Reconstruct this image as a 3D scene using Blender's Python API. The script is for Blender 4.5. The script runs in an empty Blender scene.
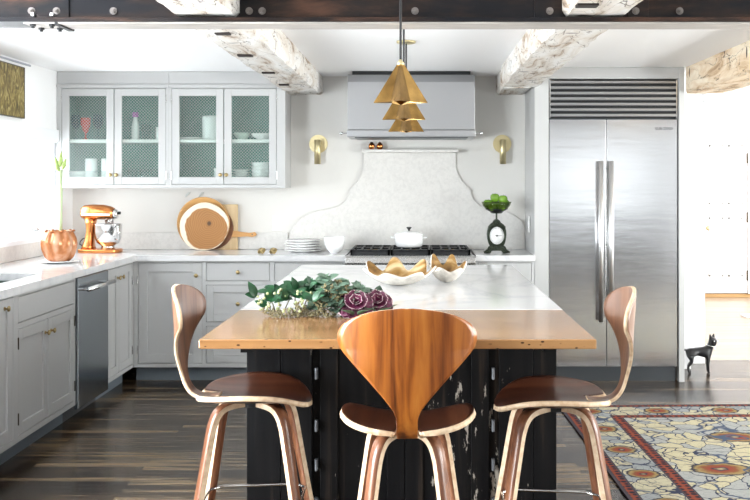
import bpy, bmesh, math, random
from mathutils import Vector, Matrix
random.seed(7)
PI = math.pi
SC = bpy.context.scene
COL = SC.collection
CAMZ = 1.41; F = 960.0

# ------------------------------------------------------------------ materials
def new_mat(name):
    m = bpy.data.materials.new(name); m.use_nodes = True
    nt = m.node_tree; b = nt.nodes['Principled BSDF']
    return m, nt, b

def simple(name, col, rough=0.5, metal=0.0, noise=0.0, nscale=8.0, bump=0.0, bscale=40.0, spec=None, stretch=None, rnoise=0.0, **kw):
    m, nt, b = new_mat(name)
    b.inputs['Base Color'].default_value = (*col, 1)
    b.inputs['Roughness'].default_value = rough
    b.inputs['Metallic'].default_value = metal
    if spec is not None: b.inputs['Specular IOR Level'].default_value = spec
    for k, v in kw.items(): b.inputs[k.replace('_', ' ')].default_value = v
    tc = nt.nodes.new('ShaderNodeTexCoord')
    src = tc.outputs['Object']
    if stretch:
        mp = nt.nodes.new('ShaderNodeMapping'); mp.inputs['Scale'].default_value = stretch
        nt.links.new(src, mp.inputs['Vector']); src = mp.outputs['Vector']
    if noise or rnoise:
        n = nt.nodes.new('ShaderNodeTexNoise'); n.inputs['Scale'].default_value = nscale; n.inputs['Detail'].default_value = 6
        nt.links.new(src, n.inputs['Vector'])
        if noise:
            r = nt.nodes.new('ShaderNodeValToRGB')
            r.color_ramp.elements[0].position = 0.3; r.color_ramp.elements[1].position = 0.7
            r.color_ramp.elements[0].color = (*[max(0, c * (1 - noise)) for c in col], 1)
            r.color_ramp.elements[1].color = (*[min(1, c * (1 + noise)) for c in col], 1)
            nt.links.new(n.outputs['Fac'], r.inputs['Fac']); nt.links.new(r.outputs['Color'], b.inputs['Base Color'])
        if rnoise:
            mr = nt.nodes.new('ShaderNodeMapRange'); mr.inputs['To Min'].default_value = max(0, rough - rnoise); mr.inputs['To Max'].default_value = rough + rnoise
            nt.links.new(n.outputs['Fac'], mr.inputs['Value']); nt.links.new(mr.outputs['Result'], b.inputs['Roughness'])
    if bump:
        n2 = nt.nodes.new('ShaderNodeTexNoise'); n2.inputs['Scale'].default_value = bscale; n2.inputs['Detail'].default_value = 4
        nt.links.new(src, n2.inputs['Vector'])
        bp = nt.nodes.new('ShaderNodeBump'); bp.inputs['Strength'].default_value = bump; bp.inputs['Distance'].default_value = 0.01
        nt.links.new(n2.outputs['Fac'], bp.inputs['Height']); nt.links.new(bp.outputs['Normal'], b.inputs['Normal'])
    return m

def ramp(nt, stops, fac, interp='LINEAR'):
    r = nt.nodes.new('ShaderNodeValToRGB'); e = r.color_ramp.elements
    r.color_ramp.interpolation = interp
    while len(e) < len(stops): e.new(0.5)
    for i, (p, c) in enumerate(stops):
        e[i].position = p; e[i].color = (*c, 1) if len(c) == 3 else c
    nt.links.new(fac, r.inputs['Fac']); return r.outputs['Color']

def tex(nt, kind, vec, **kw):
    n = nt.nodes.new(kind)
    for k, v in kw.items():
        if k in n.inputs.keys(): n.inputs[k].default_value = v
        else: setattr(n, k, v)
    nt.links.new(vec, n.inputs['Vector']); return n

def mapping(nt, scale=(1, 1, 1), rot=(0, 0, 0), loc=(0, 0, 0)):
    tc = nt.nodes.new('ShaderNodeTexCoord'); mp = nt.nodes.new('ShaderNodeMapping')
    mp.inputs['Scale'].default_value = scale; mp.inputs['Rotation'].default_value = rot; mp.inputs['Location'].default_value = loc
    nt.links.new(tc.outputs['Object'], mp.inputs['Vector']); return mp.outputs['Vector']

def mix(nt, fac, a, b, mode='MIX'):
    n = nt.nodes.new('ShaderNodeMix'); n.data_type = 'RGBA'; n.blend_type = mode
    for s, v in ((n.inputs['Factor'], fac), (n.inputs[6], a), (n.inputs[7], b)):
        if hasattr(v, 'is_output'): nt.links.new(v, s)
        elif isinstance(v, (int, float)): s.default_value = v
        else: s.default_value = (*v, 1)
    return n.outputs[2]

def mth(nt, op, a, b=0.0, c=None):
    n = nt.nodes.new('ShaderNodeMath'); n.operation = op
    for i, v in enumerate((a, b, c)):
        if v is None: continue
        if hasattr(v, 'is_output'): nt.links.new(v, n.inputs[i])
        else: n.inputs[i].default_value = v
    return n.outputs[0]

def bump(nt, b, h, strength=0.3, dist=0.01):
    bp = nt.nodes.new('ShaderNodeBump'); bp.inputs['Strength'].default_value = strength; bp.inputs['Distance'].default_value = dist
    nt.links.new(h, bp.inputs['Height']); nt.links.new(bp.outputs['Normal'], b.inputs['Normal'])

def wood(name, stops, axis='z', fine=26.0, rough=0.35, coat=0.0, long=1.1, dist=1.2):
    m, nt, b = new_mat(name)
    s = {'x': (long, fine, fine), 'y': (fine, long, fine), 'z': (fine, fine, long)}[axis]
    v = mapping(nt, s)
    n1 = tex(nt, 'ShaderNodeTexNoise', v, Scale=1.0, Detail=5.0, Roughness=0.6, Distortion=dist * 0.3)
    s2 = tuple(x * 0.3 for x in s)
    v2 = mapping(nt, s2)
    n2 = tex(nt, 'ShaderNodeTexNoise', v2, Scale=1.0, Detail=2.0, Distortion=dist)
    f = mth(nt, 'ADD', mth(nt, 'MULTIPLY', n1.outputs['Fac'], 0.5), mth(nt, 'MULTIPLY', n2.outputs['Fac'], 0.5))
    nt.links.new(ramp(nt, stops, f), b.inputs['Base Color'])
    b.inputs['Roughness'].default_value = rough
    b.inputs['Coat Weight'].default_value = coat; b.inputs['Coat Roughness'].default_value = 0.15
    bump(nt, b, n1.outputs['Fac'], 0.08, 0.004)
    return m

M = {}
M['paint'] = simple('cabinet_paint', (0.485, 0.488, 0.49), 0.38, bump=0.02, bscale=120)
M['paint_in'] = simple('cabinet_interior_teal', (0.115, 0.27, 0.235), 0.5)
M['gap'] = simple('cabinet_carcass_dark', (0.07, 0.075, 0.08), 0.7)
M['wall'] = simple('wall_plaster', (0.74, 0.725, 0.695), 0.6, bump=0.03, bscale=60)
M['wallw'] = simple('wall_white', (0.88, 0.88, 0.885), 0.6, bump=0.02, bscale=60)
M['ceil'] = simple('ceiling_plaster', (0.93, 0.93, 0.94), 0.7, bump=0.03, bscale=30)
M['trimw'] = simple('white_trim_paint', (0.86, 0.87, 0.89), 0.4)
M['steel'] = simple('brushed_steel', (0.62, 0.62, 0.62), 0.27, 1.0, bump=0.02, bscale=3, stretch=(60, 60, 1.5), rnoise=0.05)
M['steelh'] = simple('brushed_steel_hood', (0.46, 0.465, 0.48), 0.36, 1.0, bump=0.02, bscale=3, stretch=(1.5, 60, 60))
M['chrome'] = simple('polished_steel', (0.80, 0.80, 0.80), 0.16, 1.0)
M['louverm'] = simple('louver_steel', (0.42, 0.42, 0.43), 0.3, 1.0)
M['satin'] = simple('satin_steel', (0.80, 0.80, 0.80), 0.34, 1.0)
M['darksteel'] = simple('dark_steel', (0.11, 0.12, 0.13), 0.3, 0.9)
M['blackiron'] = simple('black_iron', (0.012, 0.013, 0.015), 0.45, 0.2)
M['brass'] = simple('aged_brass', (0.42, 0.32, 0.16), 0.3, 1.0, noise=0.15, nscale=30)
M['brassp'] = simple('pale_brass', (0.66, 0.57, 0.34), 0.42, 1.0)
M['brassd'] = simple('pendant_brass', (0.36, 0.22, 0.075), 0.24, 1.0, noise=0.35, nscale=14, rnoise=0.12)
M['copper'] = simple('copper', (0.70, 0.27, 0.09), 0.24, 1.0)
M['white'] = simple('white_ceramic', (0.86, 0.86, 0.86), 0.18, **{'Coat_Weight': 0.3})
M['cream'] = simple('cream_ceramic', (0.80, 0.80, 0.78), 0.3)
M['red'] = simple('red_glass', (0.65, 0.05, 0.03), 0.2)
M['purple'] = simple('purple_cap', (0.45, 0.12, 0.45), 0.4)
M['wire'] = simple('wire_lattice', (0.60, 0.66, 0.64), 0.7, 0.0)
M['blackpaint'] = None
M['bronze'] = simple('dark_bronze', (0.10, 0.085, 0.07), 0.35, 0.9)
M['cord'] = simple('black_rod', (0.01, 0.01, 0.012), 0.4)
M['stem'] = simple('pale_green_stem', (0.50, 0.60, 0.36), 0.4)
M['bud'] = simple('green_bud', (0.34, 0.46, 0.14), 0.4, noise=0.3, nscale=60)
M['leaf'] = simple('deep_green_leaf', (0.010, 0.065, 0.022), 0.38, noise=0.5, nscale=40)
M['euc'] = simple('grey_green_leaf', (0.11, 0.18, 0.125), 0.5, noise=0.45, nscale=50)
M['seed'] = simple('tan_green_seeds', (0.24, 0.21, 0.11), 0.6, noise=0.4, nscale=120)
M['berry'] = simple('pale_berries', (0.42, 0.46, 0.25), 0.35)
M['twig'] = simple('twig', (0.13, 0.12, 0.05), 0.6)
M['kale'] = simple('purple_kale', (0.13, 0.018, 0.06), 0.45, noise=0.6, nscale=50)
M['kaleedge'] = simple('kale_cream_edge', (0.50, 0.38, 0.40), 0.5)
M['kaleg'] = simple('kale_green', (0.09, 0.17, 0.10), 0.5, noise=0.4, nscale=40)
M['apple'] = simple('green_apple', (0.17, 0.33, 0.035), 0.25, noise=0.2, nscale=25)
M['outlet'] = simple('white_plastic', (0.85, 0.85, 0.84), 0.35)
M['shellout'] = simple('shell_white', (0.66, 0.62, 0.56), 0.4, noise=0.22, nscale=30, bump=0.25, bscale=60)
M['dogb'] = simple('black_glazed', (0.008, 0.008, 0.010), 0.28)
M['blade'] = simple('slate_leaf_hook', (0.55, 0.57, 0.55), 0.4)
M['scaleg'] = simple('green_black_iron', (0.035, 0.045, 0.03), 0.35, 0.6, noise=0.6, nscale=80)

def mat_glass(name, tint=(0.95, 0.97, 0.97), r=0.04, refl=1.0):
    m = bpy.data.materials.new(name); m.use_nodes = True; nt = m.node_tree; nt.nodes.clear()
    o = nt.nodes.new('ShaderNodeOutputMaterial'); t = nt.nodes.new('ShaderNodeBsdfTransparent'); g = nt.nodes.new('ShaderNodeBsdfGlossy')
    mx = nt.nodes.new('ShaderNodeMixShader'); fr = nt.nodes.new('ShaderNodeFresnel'); fr.inputs['IOR'].default_value = 1.45
    ge = nt.nodes.new('ShaderNodeNewGeometry'); iv = mth(nt, 'SUBTRACT', 1.0, ge.outputs['Backfacing']); fac = mth(nt, 'MULTIPLY', mth(nt, 'MULTIPLY', fr.outputs[0], iv), refl)
    t.inputs['Color'].default_value = (*tint, 1); g.inputs['Roughness'].default_value = r
    nt.links.new(fac, mx.inputs[0]); nt.links.new(t.outputs[0], mx.inputs[1]); nt.links.new(g.outputs[0], mx.inputs[2])
    nt.links.new(mx.outputs[0], o.inputs[0]); return m
M['glass'] = mat_glass('clear_glass')
M['glassb'] = mat_glass('bluish_glass', (0.72, 0.84, 0.90))
M['glassc'] = mat_glass('reeded_cabinet_glass', (0.94, 0.98, 0.965), 0.25, 0.01)

# shell inside gold
def m_shellin():
    m, nt, b = new_mat('shell_golden_inside'); v = mapping(nt, (9, 9, 9))
    n = tex(nt, 'ShaderNodeTexNoise', v, Scale=1.0, Detail=4.0, Distortion=1.0)
    nt.links.new(ramp(nt, [(0.36, (0.16, 0.075, 0.015)), (0.5, (0.34, 0.19, 0.055)), (0.64, (0.62, 0.47, 0.27))], n.outputs['Fac']), b.inputs['Base Color'])
    b.inputs['Roughness'].default_value = 0.3; return m
M['shellin'] = m_shellin()

# marble
def marble(name, base, vein, scale, amt, rough):
    m, nt, b = new_mat(name); v = mapping(nt, (scale,) * 3)
    n = tex(nt, 'ShaderNodeTexNoise', v, Scale=1.0, Detail=8.0, Roughness=0.6, Distortion=1.2)
    d = mth(nt, 'ABSOLUTE', mth(nt, 'SUBTRACT', n.outputs['Fac'], 0.5))
    c1 = ramp(nt, [(0.0, vein), (0.012, tuple(a * 0.5 + c * 0.5 for a, c in zip(vein, base))), (0.05, base)], d)
    n2 = tex(nt, 'ShaderNodeTexNoise', v, Scale=7.0, Detail=6.0)
    c2 = ramp(nt, [(0.40, tuple(c * (1 - amt) for c in base)), (0.56, base)], n2.outputs['Fac'])
    nt.links.new(mix(nt, 1.0, c1, c2, 'MULTIPLY'), b.inputs['Base Color'])
    b.inputs['Roughness'].default_value = rough; return m
M['marble'] = marble('white_marble_counter', (0.84, 0.84, 0.845), (0.72, 0.73, 0.75), 0.9, 0.012, 0.10)
M['marbleb'] = marble('speckled_marble_splash', (0.86, 0.85, 0.835), (0.81, 0.80, 0.785), 6.0, 0.06, 0.3)

# woods
M['walnut'] = wood('walnut_veneer_dark', [(0.32, (0.025, 0.007, 0.004)), (0.5, (0.075, 0.022, 0.010)), (0.68, (0.15, 0.050, 0.022))], 'y', 30, 0.3, 0.3)
M['walnutz'] = wood('walnut_veneer_orange', [(0.36, (0.065, 0.014, 0.003)), (0.44, (0.20, 0.052, 0.008)), (0.53, (0.36, 0.11, 0.016)), (0.66, (0.46, 0.17, 0.030))], 'z', 26, 0.3, 0.3, 1.0, 2.0)
M['walnutb'] = wood('walnut_veneer_brown', [(0.34, (0.07, 0.028, 0.014)), (0.5, (0.19, 0.085, 0.045)), (0.68, (0.30, 0.15, 0.085))], 'z', 26, 0.33, 0.2, 1.0, 2.0)
M['legwood'] = wood('walnut_leg', [(0.34, (0.09, 0.03, 0.014)), (0.5, (0.20, 0.075, 0.035)), (0.68, (0.34, 0.16, 0.085))], 'z', 40, 0.35, 0.2)
def m_ply():
    m, nt, b = new_mat('ply_edge'); v = mapping(nt, (40, 40, 40))
    n = tex(nt, 'ShaderNodeTexNoise', v, Scale=1.0, Detail=2.0)
    nt.links.new(ramp(nt, [(0.3, (0.58, 0.39, 0.24)), (0.6, (0.74, 0.58, 0.41))], n.outputs['Fac']), b.inputs['Base Color'])
    b.inputs['Roughness'].default_value = 0.45; return m
M['ply'] = m_ply()
M['board1'] = wood('olive_board', [(0.3, (0.42, 0.20, 0.06)), (0.6, (0.66, 0.37, 0.13))], 'x', 30, 0.45)
M['board2'] = wood('pale_board', [(0.3, (0.50, 0.33, 0.16)), (0.6, (0.74, 0.56, 0.33))], 'z', 24, 0.45)
M['board3'] = wood('dark_board', [(0.3, (0.12, 0.045, 0.02)), (0.6, (0.24, 0.10, 0.045))], 'x', 24, 0.45)
M['boardh'] = wood('amber_board', [(0.3, (0.42, 0.19, 0.05)), (0.6, (0.62, 0.33, 0.11))], 'x', 24, 0.45)

def m_slice():
    m, nt, b = new_mat('wood_slice_rings'); v = mapping(nt, (1, 1, 1))
    n = tex(nt, 'ShaderNodeTexNoise', v, Scale=9.0, Detail=2.0)
    sx = nt.nodes.new('ShaderNodeSeparateXYZ'); nt.links.new(v, sx.inputs[0])
    # ring centre sits a little right of and above the middle of the slice
    dx = mth(nt, 'SUBTRACT', sx.outputs[0], 0.040); dz = mth(nt, 'SUBTRACT', sx.outputs[2], 0.205)
    r = mth(nt, 'SQRT', mth(nt, 'ADD', mth(nt, 'MULTIPLY', dx, dx), mth(nt, 'MULTIPLY', dz, dz)))
    rr = mth(nt, 'ADD', r, mth(nt, 'MULTIPLY', mth(nt, 'SUBTRACT', n.outputs['Fac'], 0.5), 0.05))
    w = mth(nt, 'SINE', mth(nt, 'MULTIPLY', rr, 420.0))
    tan = ramp(nt, [(0.0, (0.27, 0.11, 0.026)), (1.0, (0.43, 0.205, 0.06))], mth(nt, 'MULTIPLY_ADD', w, 0.25, 0.5))
    core = ramp(nt, [(0.0, (0, 0, 0)), (0.012, (0.25, 0.25, 0.25)), (0.022, (1, 1, 1))], rr)
    ex = mth(nt, 'SUBTRACT', sx.outputs[0], 0.014); ez = mth(nt, 'SUBTRACT', sx.outputs[2], 0.163)
    re = mth(nt, 'ADD', mth(nt, 'SQRT', mth(nt, 'ADD', mth(nt, 'MULTIPLY', ex, ex), mth(nt, 'MULTIPLY', ez, ez))), mth(nt, 'MULTIPLY', mth(nt, 'SUBTRACT', n.outputs['Fac'], 0.5), 0.05))
    rim = ramp(nt, [(0.153, (0, 0, 0)), (0.160, (1, 1, 1))], re)
    c = mix(nt, core, (0.06, 0.03, 0.015), tan); c = mix(nt, rim, c, (0.86, 0.76, 0.60))
    nt.links.new(c, b.inputs['Base Color']); b.inputs['Roughness'].default_value = 0.5; return m
M['slice'] = m_slice()

def m_island_top():
    m, nt, b = new_mat('reclaimed_oak_top'); v = mapping(nt, (1, 1, 1))
    br = tex(nt, 'ShaderNodeTexBrick', v, Scale=1.0)
    br.inputs['Color1'].default_value = (0, 0, 0, 1); br.inputs['Color2'].default_value = (1, 1, 1, 1); br.inputs['Mortar'].default_value = (0.5, 0.5, 0.5, 1)
    br.inputs['Mortar Size'].default_value = 0.0008; br.inputs['Brick Width'].default_value = 3.0; br.inputs['Row Height'].default_value = 0.14; br.offset = 0.37
    v2 = mapping(nt, (1.5, 14, 14)); n = tex(nt, 'ShaderNodeTexNoise', v2, Scale=1.0, Detail=6.0, Distortion=0.6)
    c = ramp(nt, [(0.3, (0.25, 0.115, 0.042)), (0.48, (0.37, 0.185, 0.072)), (0.66, (0.45, 0.245, 0.105))], n.outputs['Fac'])
    c = mix(nt, 0.12, c, br.outputs['Color'], 'OVERLAY')
    v3 = mapping(nt, (30, 40, 60)); vo = tex(nt, 'ShaderNodeTexVoronoi', v3, Scale=1.0)
    holes = ramp(nt, [(0.14, (0, 0, 0)), (0.20, (1, 1, 1))], vo.outputs['Distance'])
    # only some worm holes: gate with a second noise
    n3 = tex(nt, 'ShaderNodeTexNoise', mapping(nt, (6, 6, 6)), Scale=1.0); g = ramp(nt, [(0.42, (1, 1, 1)), (0.48, (0, 0, 0))], n3.outputs['Fac'])
    hf = mth(nt, 'MAXIMUM', holes, g)
    c = mix(nt, hf, (0.05, 0.02, 0.01), c)
    nt.links.new(c, b.inputs['Base Color']); b.inputs['Roughness'].default_value = 0.2
    b.inputs['Coat Weight'].default_value = 0.4; b.inputs['Coat Roughness'].default_value = 0.12
    bump(nt, b, n.outputs['Fac'], 0.05, 0.003); return m
M['islandtop'] = m_island_top()

def m_black_distressed():
    m, nt, b = new_mat('distressed_black_boards')
    v = mapping(nt, (14, 14, 3.5)); n = tex(nt, 'ShaderNodeTexNoise', v, Scale=1.6, Detail=7.0, Roughness=0.7)
    n2 = tex(nt, 'ShaderNodeTexNoise', mapping(nt, (3, 3, 1.5)), Scale=1.0, Detail=2.0)
    f = mth(nt, 'ADD', mth(nt, 'MULTIPLY', n.outputs['Fac'], 0.75), mth(nt, 'MULTIPLY', n2.outputs['Fac'], 0.25))
    chips = ramp(nt, [(0.608, (0, 0, 0)), (0.628, (1, 1, 1))], f)
    nb = tex(nt, 'ShaderNodeTexNoise', mapping(nt, (25, 25, 1.2)), Scale=1.0, Detail=4.0)
    base = ramp(nt, [(0.35, (0.0018, 0.002, 0.003)), (0.60, (0.006, 0.0055, 0.006)), (0.78, (0.04, 0.028, 0.02))], nb.outputs['Fac'])
    nt.links.new(mix(nt, chips, base, (0.42, 0.38, 0.33)), b.inputs['Base Color']); b.inputs['Roughness'].default_value = 0.5; b.inputs['Specular IOR Level'].default_value = 0.2
    bump(nt, b, nb.outputs['Fac'], 0.3, 0.006); return m
M['blackpaint'] = m_black_distressed()

def m_floor():
    m, nt, b = new_mat('dark_plank_floor'); v = mapping(nt, (1, 1, 1))
    br = tex(nt, 'ShaderNodeTexBrick', v, Scale=1.0)
    br.inputs['Color1'].default_value = (0, 0, 0, 1); br.inputs['Color2'].default_value = (1, 1, 1, 1); br.inputs['Mortar'].default_value = (0, 0, 0, 1)
    br.inputs['Mortar Size'].default_value = 0.0014; br.inputs['Brick Width'].default_value = 1.35; br.inputs['Row Height'].default_value = 0.058; br.offset = 0.41
    n = tex(nt, 'ShaderNodeTexNoise', mapping(nt, (1.6, 75, 1)), Scale=1.0, Detail=7.0, Roughness=0.65, Distortion=0.5)
    n2 = tex(nt, 'ShaderNodeTexNoise', mapping(nt, (0.9, 2.5, 1)), Scale=1.0, Detail=3.0)
    f = mth(nt, 'ADD', mth(nt, 'MULTIPLY', n.outputs['Fac'], 0.62), mth(nt, 'ADD', mth(nt, 'MULTIPLY', br.outputs['Color'], 0.12), mth(nt, 'MULTIPLY', n2.outputs['Fac'], 0.28)))
    c = ramp(nt, [(0.41, (0.003, 0.002, 0.002)), (0.485, (0.018, 0.010, 0.006)), (0.54, (0.075, 0.048, 0.025)), (0.61, (0.20, 0.14, 0.078))], f)
    c = mix(nt, br.outputs['Fac'], c, (0.004, 0.003, 0.003))
    nt.links.new(c, b.inputs['Base Color'])
    mr = nt.nodes.new('ShaderNodeMapRange'); mr.inputs['To Min'].default_value = 0.12; mr.inputs['To Max'].default_value = 0.34
    nt.links.new(n.outputs['Fac'], mr.inputs['Value']); nt.links.new(mr.outputs['Result'], b.inputs['Roughness'])
    b.inputs['Specular IOR Level'].default_value = 0.42
    bump(nt, b, mth(nt, 'SUBTRACT', n.outputs['Fac'], br.outputs['Fac']), 0.14, 0.004); return m
M['floor'] = m_floor()

def m_roughbeam(name, seed, cs=((0.10, 0.06, 0.04), (0.38, 0.30, 0.23), (0.60, 0.55, 0.495), (0.70, 0.685, 0.665))):
    m, nt, b = new_mat(name)
    n = tex(nt, 'ShaderNodeTexNoise', mapping(nt, (9, 2.2, 9), loc=(seed, 0, 0)), Scale=1.0, Detail=8.0, Roughness=0.65, Distortion=0.8)
    c = ramp(nt, [(0.32, cs[0]), (0.385, cs[1]), (0.45, cs[2]), (0.6, cs[3])], n.outputs['Fac'])
    n2 = tex(nt, 'ShaderNodeTexNoise', mapping(nt, (5.5, 1.4, 5.5), loc=(seed * 3, 2, 0)), Scale=1.5, Detail=3.0, Distortion=1.5)
    d = mth(nt, 'ABSOLUTE', mth(nt, 'SUBTRACT', n2.outputs['Fac'], 0.5))
    cr = ramp(nt, [(0.0, (0, 0, 0)), (0.008, (1, 1, 1))], d)
    c = mix(nt, cr, (0.06, 0.035, 0.025), c)
    vo = tex(nt, 'ShaderNodeTexVoronoi', mapping(nt, (3.5, 11, 3.5), loc=(seed, 1, 0)), Scale=1.0)
    dents = ramp(nt, [(0.10, (0, 0, 0)), (0.13, (1, 1, 1))], vo.outputs['Distance'])
    c = mix(nt, dents, (0.05, 0.035, 0.03), c)
    nt.links.new(c, b.inputs['Base Color']); b.inputs['Roughness'].default_value = 0.85
    bump(nt, b, mth(nt, 'ADD', n.outputs['Fac'], cr), 0.6, 0.012); return m
M['beam'] = m_roughbeam('whitewashed_rough_beam', 1.0)
M['lath'] = simple('dark_mortise_mark', (0.02, 0.014, 0.012), 0.9)
M['beamt'] = m_roughbeam('tan_rough_beam', 5.0, ((0.22, 0.13, 0.07), (0.48, 0.33, 0.20), (0.66, 0.50, 0.34), (0.78, 0.68, 0.54)))

def m_ibeam():
    m, nt, b = new_mat('rusty_black_steel')
    n = tex(nt, 'ShaderNodeTexNoise', mapping(nt, (2.2, 7, 9)), Scale=1.0, Detail=6.0, Roughness=0.6)
    nt.links.new(ramp(nt, [(0.42, (0.006, 0.006, 0.009)), (0.54, (0.022, 0.014, 0.012)), (0.68, (0.09, 0.043, 0.028))], n.outputs['Fac']), b.inputs['Base Color'])
    b.inputs['Roughness'].default_value = 0.38; b.inputs['Metallic'].default_value = 0.55
    bump(nt, b, n.outputs['Fac'], 0.2, 0.005); return m
M['ibeam'] = m_ibeam()

M['boltm'] = simple('dark_bolt', (0.22, 0.20, 0.19), 0.35, 0.8)
M['soffit'] = simple('pale_streaky_strip', (0.40, 0.37, 0.345), 0.5, noise=0.3, nscale=6, stretch=(1, 14, 1))  # light grey with streaks, for the strip under the bottom flange
def m_painting():
    m, nt, b = new_mat('gold_reed_painting')
    n = tex(nt, 'ShaderNodeTexNoise', mapping(nt, (1, 26, 9), rot=(0.9, 0, 0)), Scale=1.0, Detail=6.0, Distortion=2.5)
    nt.links.new(ramp(nt, [(0.32, (0.05, 0.035, 0.008)), (0.48, (0.17, 0.12, 0.03)), (0.58, (0.30, 0.23, 0.075)), (0.7, (0.50, 0.42, 0.20))], n.outputs['Fac']), b.inputs['Base Color'])
    b.inputs['Roughness'].default_value = 0.5; return m
M['painting'] = m_painting()

def m_pumpkin():
    m, nt, b = new_mat('pumpkin_glaze')
    n = tex(nt, 'ShaderNodeTexNoise', mapping(nt, (8, 8, 6)), Scale=1.0, Detail=6.0, Distortion=0.6)
    nt.links.new(ramp(nt, [(0.34, (0.28, 0.085, 0.025)), (0.48, (0.48, 0.18, 0.065)), (0.64, (0.68, 0.40, 0.26))], n.outputs['Fac']), b.inputs['Base Color'])
    b.inputs['Roughness'].default_value = 0.22; b.inputs['Metallic'].default_value = 0.25; return m
M['pumpkin'] = m_pumpkin()

def m_rug(kind):
    m, nt, b = new_mat('rug_' + kind)
    v = mapping(nt, (1, 1, 1))
    dn = tex(nt, 'ShaderNodeTexNoise', v, Scale=5.0, Detail=3.0)
    vm = nt.nodes.new('ShaderNodeVectorMath'); vm.operation = 'SCALE'; vm.inputs['Scale'].default_value = 0.16
    sub = nt.nodes.new('ShaderNodeVectorMath'); sub.operation = 'SUBTRACT'; sub.inputs[1].default_value = (0.5, 0.5, 0.5)
    nt.links.new(dn.outputs['Color'], sub.inputs[0]); nt.links.new(sub.outputs[0], vm.inputs[0])
    ad = nt.nodes.new('ShaderNodeVectorMath'); ad.operation = 'ADD'; nt.links.new(v, ad.inputs[0]); nt.links.new(vm.outputs[0], ad.inputs[1])
    w = ad.outputs[0]
    if kind == 'red':
        vo = tex(nt, 'ShaderNodeTexVoronoi', v, Scale=26.0, Randomness=0.25)
        c = ramp(nt, [(0.0, (0.02, 0.02, 0.03)), (0.34, (0.03, 0.02, 0.03)), (0.42, (0.20, 0.045, 0.025)), (1.0, (0.26, 0.07, 0.04))], vo.outputs['Distance'])
    else:
        leaf = tex(nt, 'ShaderNodeTexVoronoi', w, Scale=10.5, feature='DISTANCE_TO_EDGE', Randomness=1.0)
        cell = tex(nt, 'ShaderNodeTexVoronoi', w, Scale=10.5, Randomness=1.0)
        sepc = nt.nodes.new('ShaderNodeSeparateColor'); nt.links.new(cell.outputs['Color'], sepc.inputs[0])
        cream = (0.47, 0.42, 0.28) if kind == 'field' else (0.44, 0.40, 0.28)
        blue = (0.33, 0.335, 0.32) if kind == 'field' else (0.27, 0.285, 0.29)
        body = ramp(nt, [(0.0, cream), (0.5, cream), (0.52, blue), (1.0, blue)], sepc.outputs[0], 'CONSTANT')
        fold = tex(nt, 'ShaderNodeTexVoronoi', w, Scale=24.0, feature='DISTANCE_TO_EDGE')
        fl = ramp(nt, [(0.03, (1, 1, 1)), (0.05, (0, 0, 0))], fold.outputs['Distance'])
        body = mix(nt, mth(nt, 'MULTIPLY', fl, 0.25 if kind == 'field' else 0.5), body, (0.10, 0.115, 0.14))
        inner = ramp(nt, [(0.022, (0, 0, 0)), (0.034, (1, 1, 1))], leaf.outputs['Distance'])
        c = mix(nt, inner, (0.035, 0.042, 0.075), body)
        # palmette blossoms at regular stations
        sp = nt.nodes.new('ShaderNodeSeparateXYZ'); nt.links.new(v, sp.inputs[0])
        ax, ay, bx_, ox_, oy_, ex_, ey_ = (0.275, 0.58, 0.85, 0.56, -1.35, 0.62, 0.44) if kind == 'field' else (0.0, 0.42, 0.42, 0.16, -0.16, 0.34, 0.30)
        tt = mth(nt, 'DIVIDE', mth(nt, 'SUBTRACT', sp.outputs[1], oy_), ay); ft = mth(nt, 'SUBTRACT', tt, mth(nt, 'ROUND', tt))
        ss = mth(nt, 'DIVIDE', mth(nt, 'SUBTRACT', mth(nt, 'SUBTRACT', sp.outputs[0], ox_), mth(nt, 'MULTIPLY', tt, ax)), bx_); fs_ = mth(nt, 'SUBTRACT', ss, mth(nt, 'ROUND', ss))
        lx = mth(nt, 'DIVIDE', mth(nt, 'ADD', mth(nt, 'MULTIPLY', ft, ax), mth(nt, 'MULTIPLY', fs_, bx_)), ex_); lyy = mth(nt, 'DIVIDE', mth(nt, 'MULTIPLY', ft, ay), ey_)
        pdist = mth(nt, 'SQRT', mth(nt, 'ADD', mth(nt, 'MULTIPLY', lx, lx), mth(nt, 'MULTIPLY', lyy, lyy)))
        rg = tex(nt, 'ShaderNodeTexNoise', v, Scale=30.0, Detail=2.0)
        pd = mth(nt, 'ADD', pdist, mth(nt, 'MULTIPLY', mth(nt, 'SUBTRACT', rg.outputs['Fac'], 0.5), 0.10))
        pc = ramp(nt, [(0.0, (0.36, 0.30, 0.17)), (0.05, (0.04, 0.03, 0.05)), (0.075, (0.24, 0.05, 0.03)), (0.14, (0.20, 0.075, 0.035)), (0.19, (0.30, 0.22, 0.09)), (0.225, (0.03, 0.03, 0.05))], pd)
        pm = ramp(nt, [(0.235, (1, 1, 1)), (0.25, (0, 0, 0))], pd)
        c = mix(nt, pm, c, pc)
        # winding blue vines
        vn = tex(nt, 'ShaderNodeTexNoise', w, Scale=2.6, Detail=1.0)
        vd = mth(nt, 'ABSOLUTE', mth(nt, 'SUBTRACT', vn.outputs['Fac'], 0.5))
        vm2 = ramp(nt, [(0.006, (1, 1, 1)), (0.009, (0, 0, 0))], vd)
        c = mix(nt, vm2, c, (0.06, 0.08, 0.13))
    weave = tex(nt, 'ShaderNodeTexNoise', v, Scale=260.0, Detail=1.0)
    c = mix(nt, 0.25, c, ramp(nt, [(0.3, (0.5, 0.5, 0.5)), (0.7, (1, 1, 1))], weave.outputs['Fac']), 'MULTIPLY')
    nt.links.new(c, b.inputs['Base Color']); b.inputs['Roughness'].default_value = 0.95; b.inputs['Specular IOR Level'].default_value = 0.1
    bump(nt, b, weave.outputs['Fac'], 0.4, 0.003); return m
M['rugfield'] = m_rug('field'); M['rugborder'] = m_rug('border'); M['rugred'] = m_rug('red')
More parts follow.
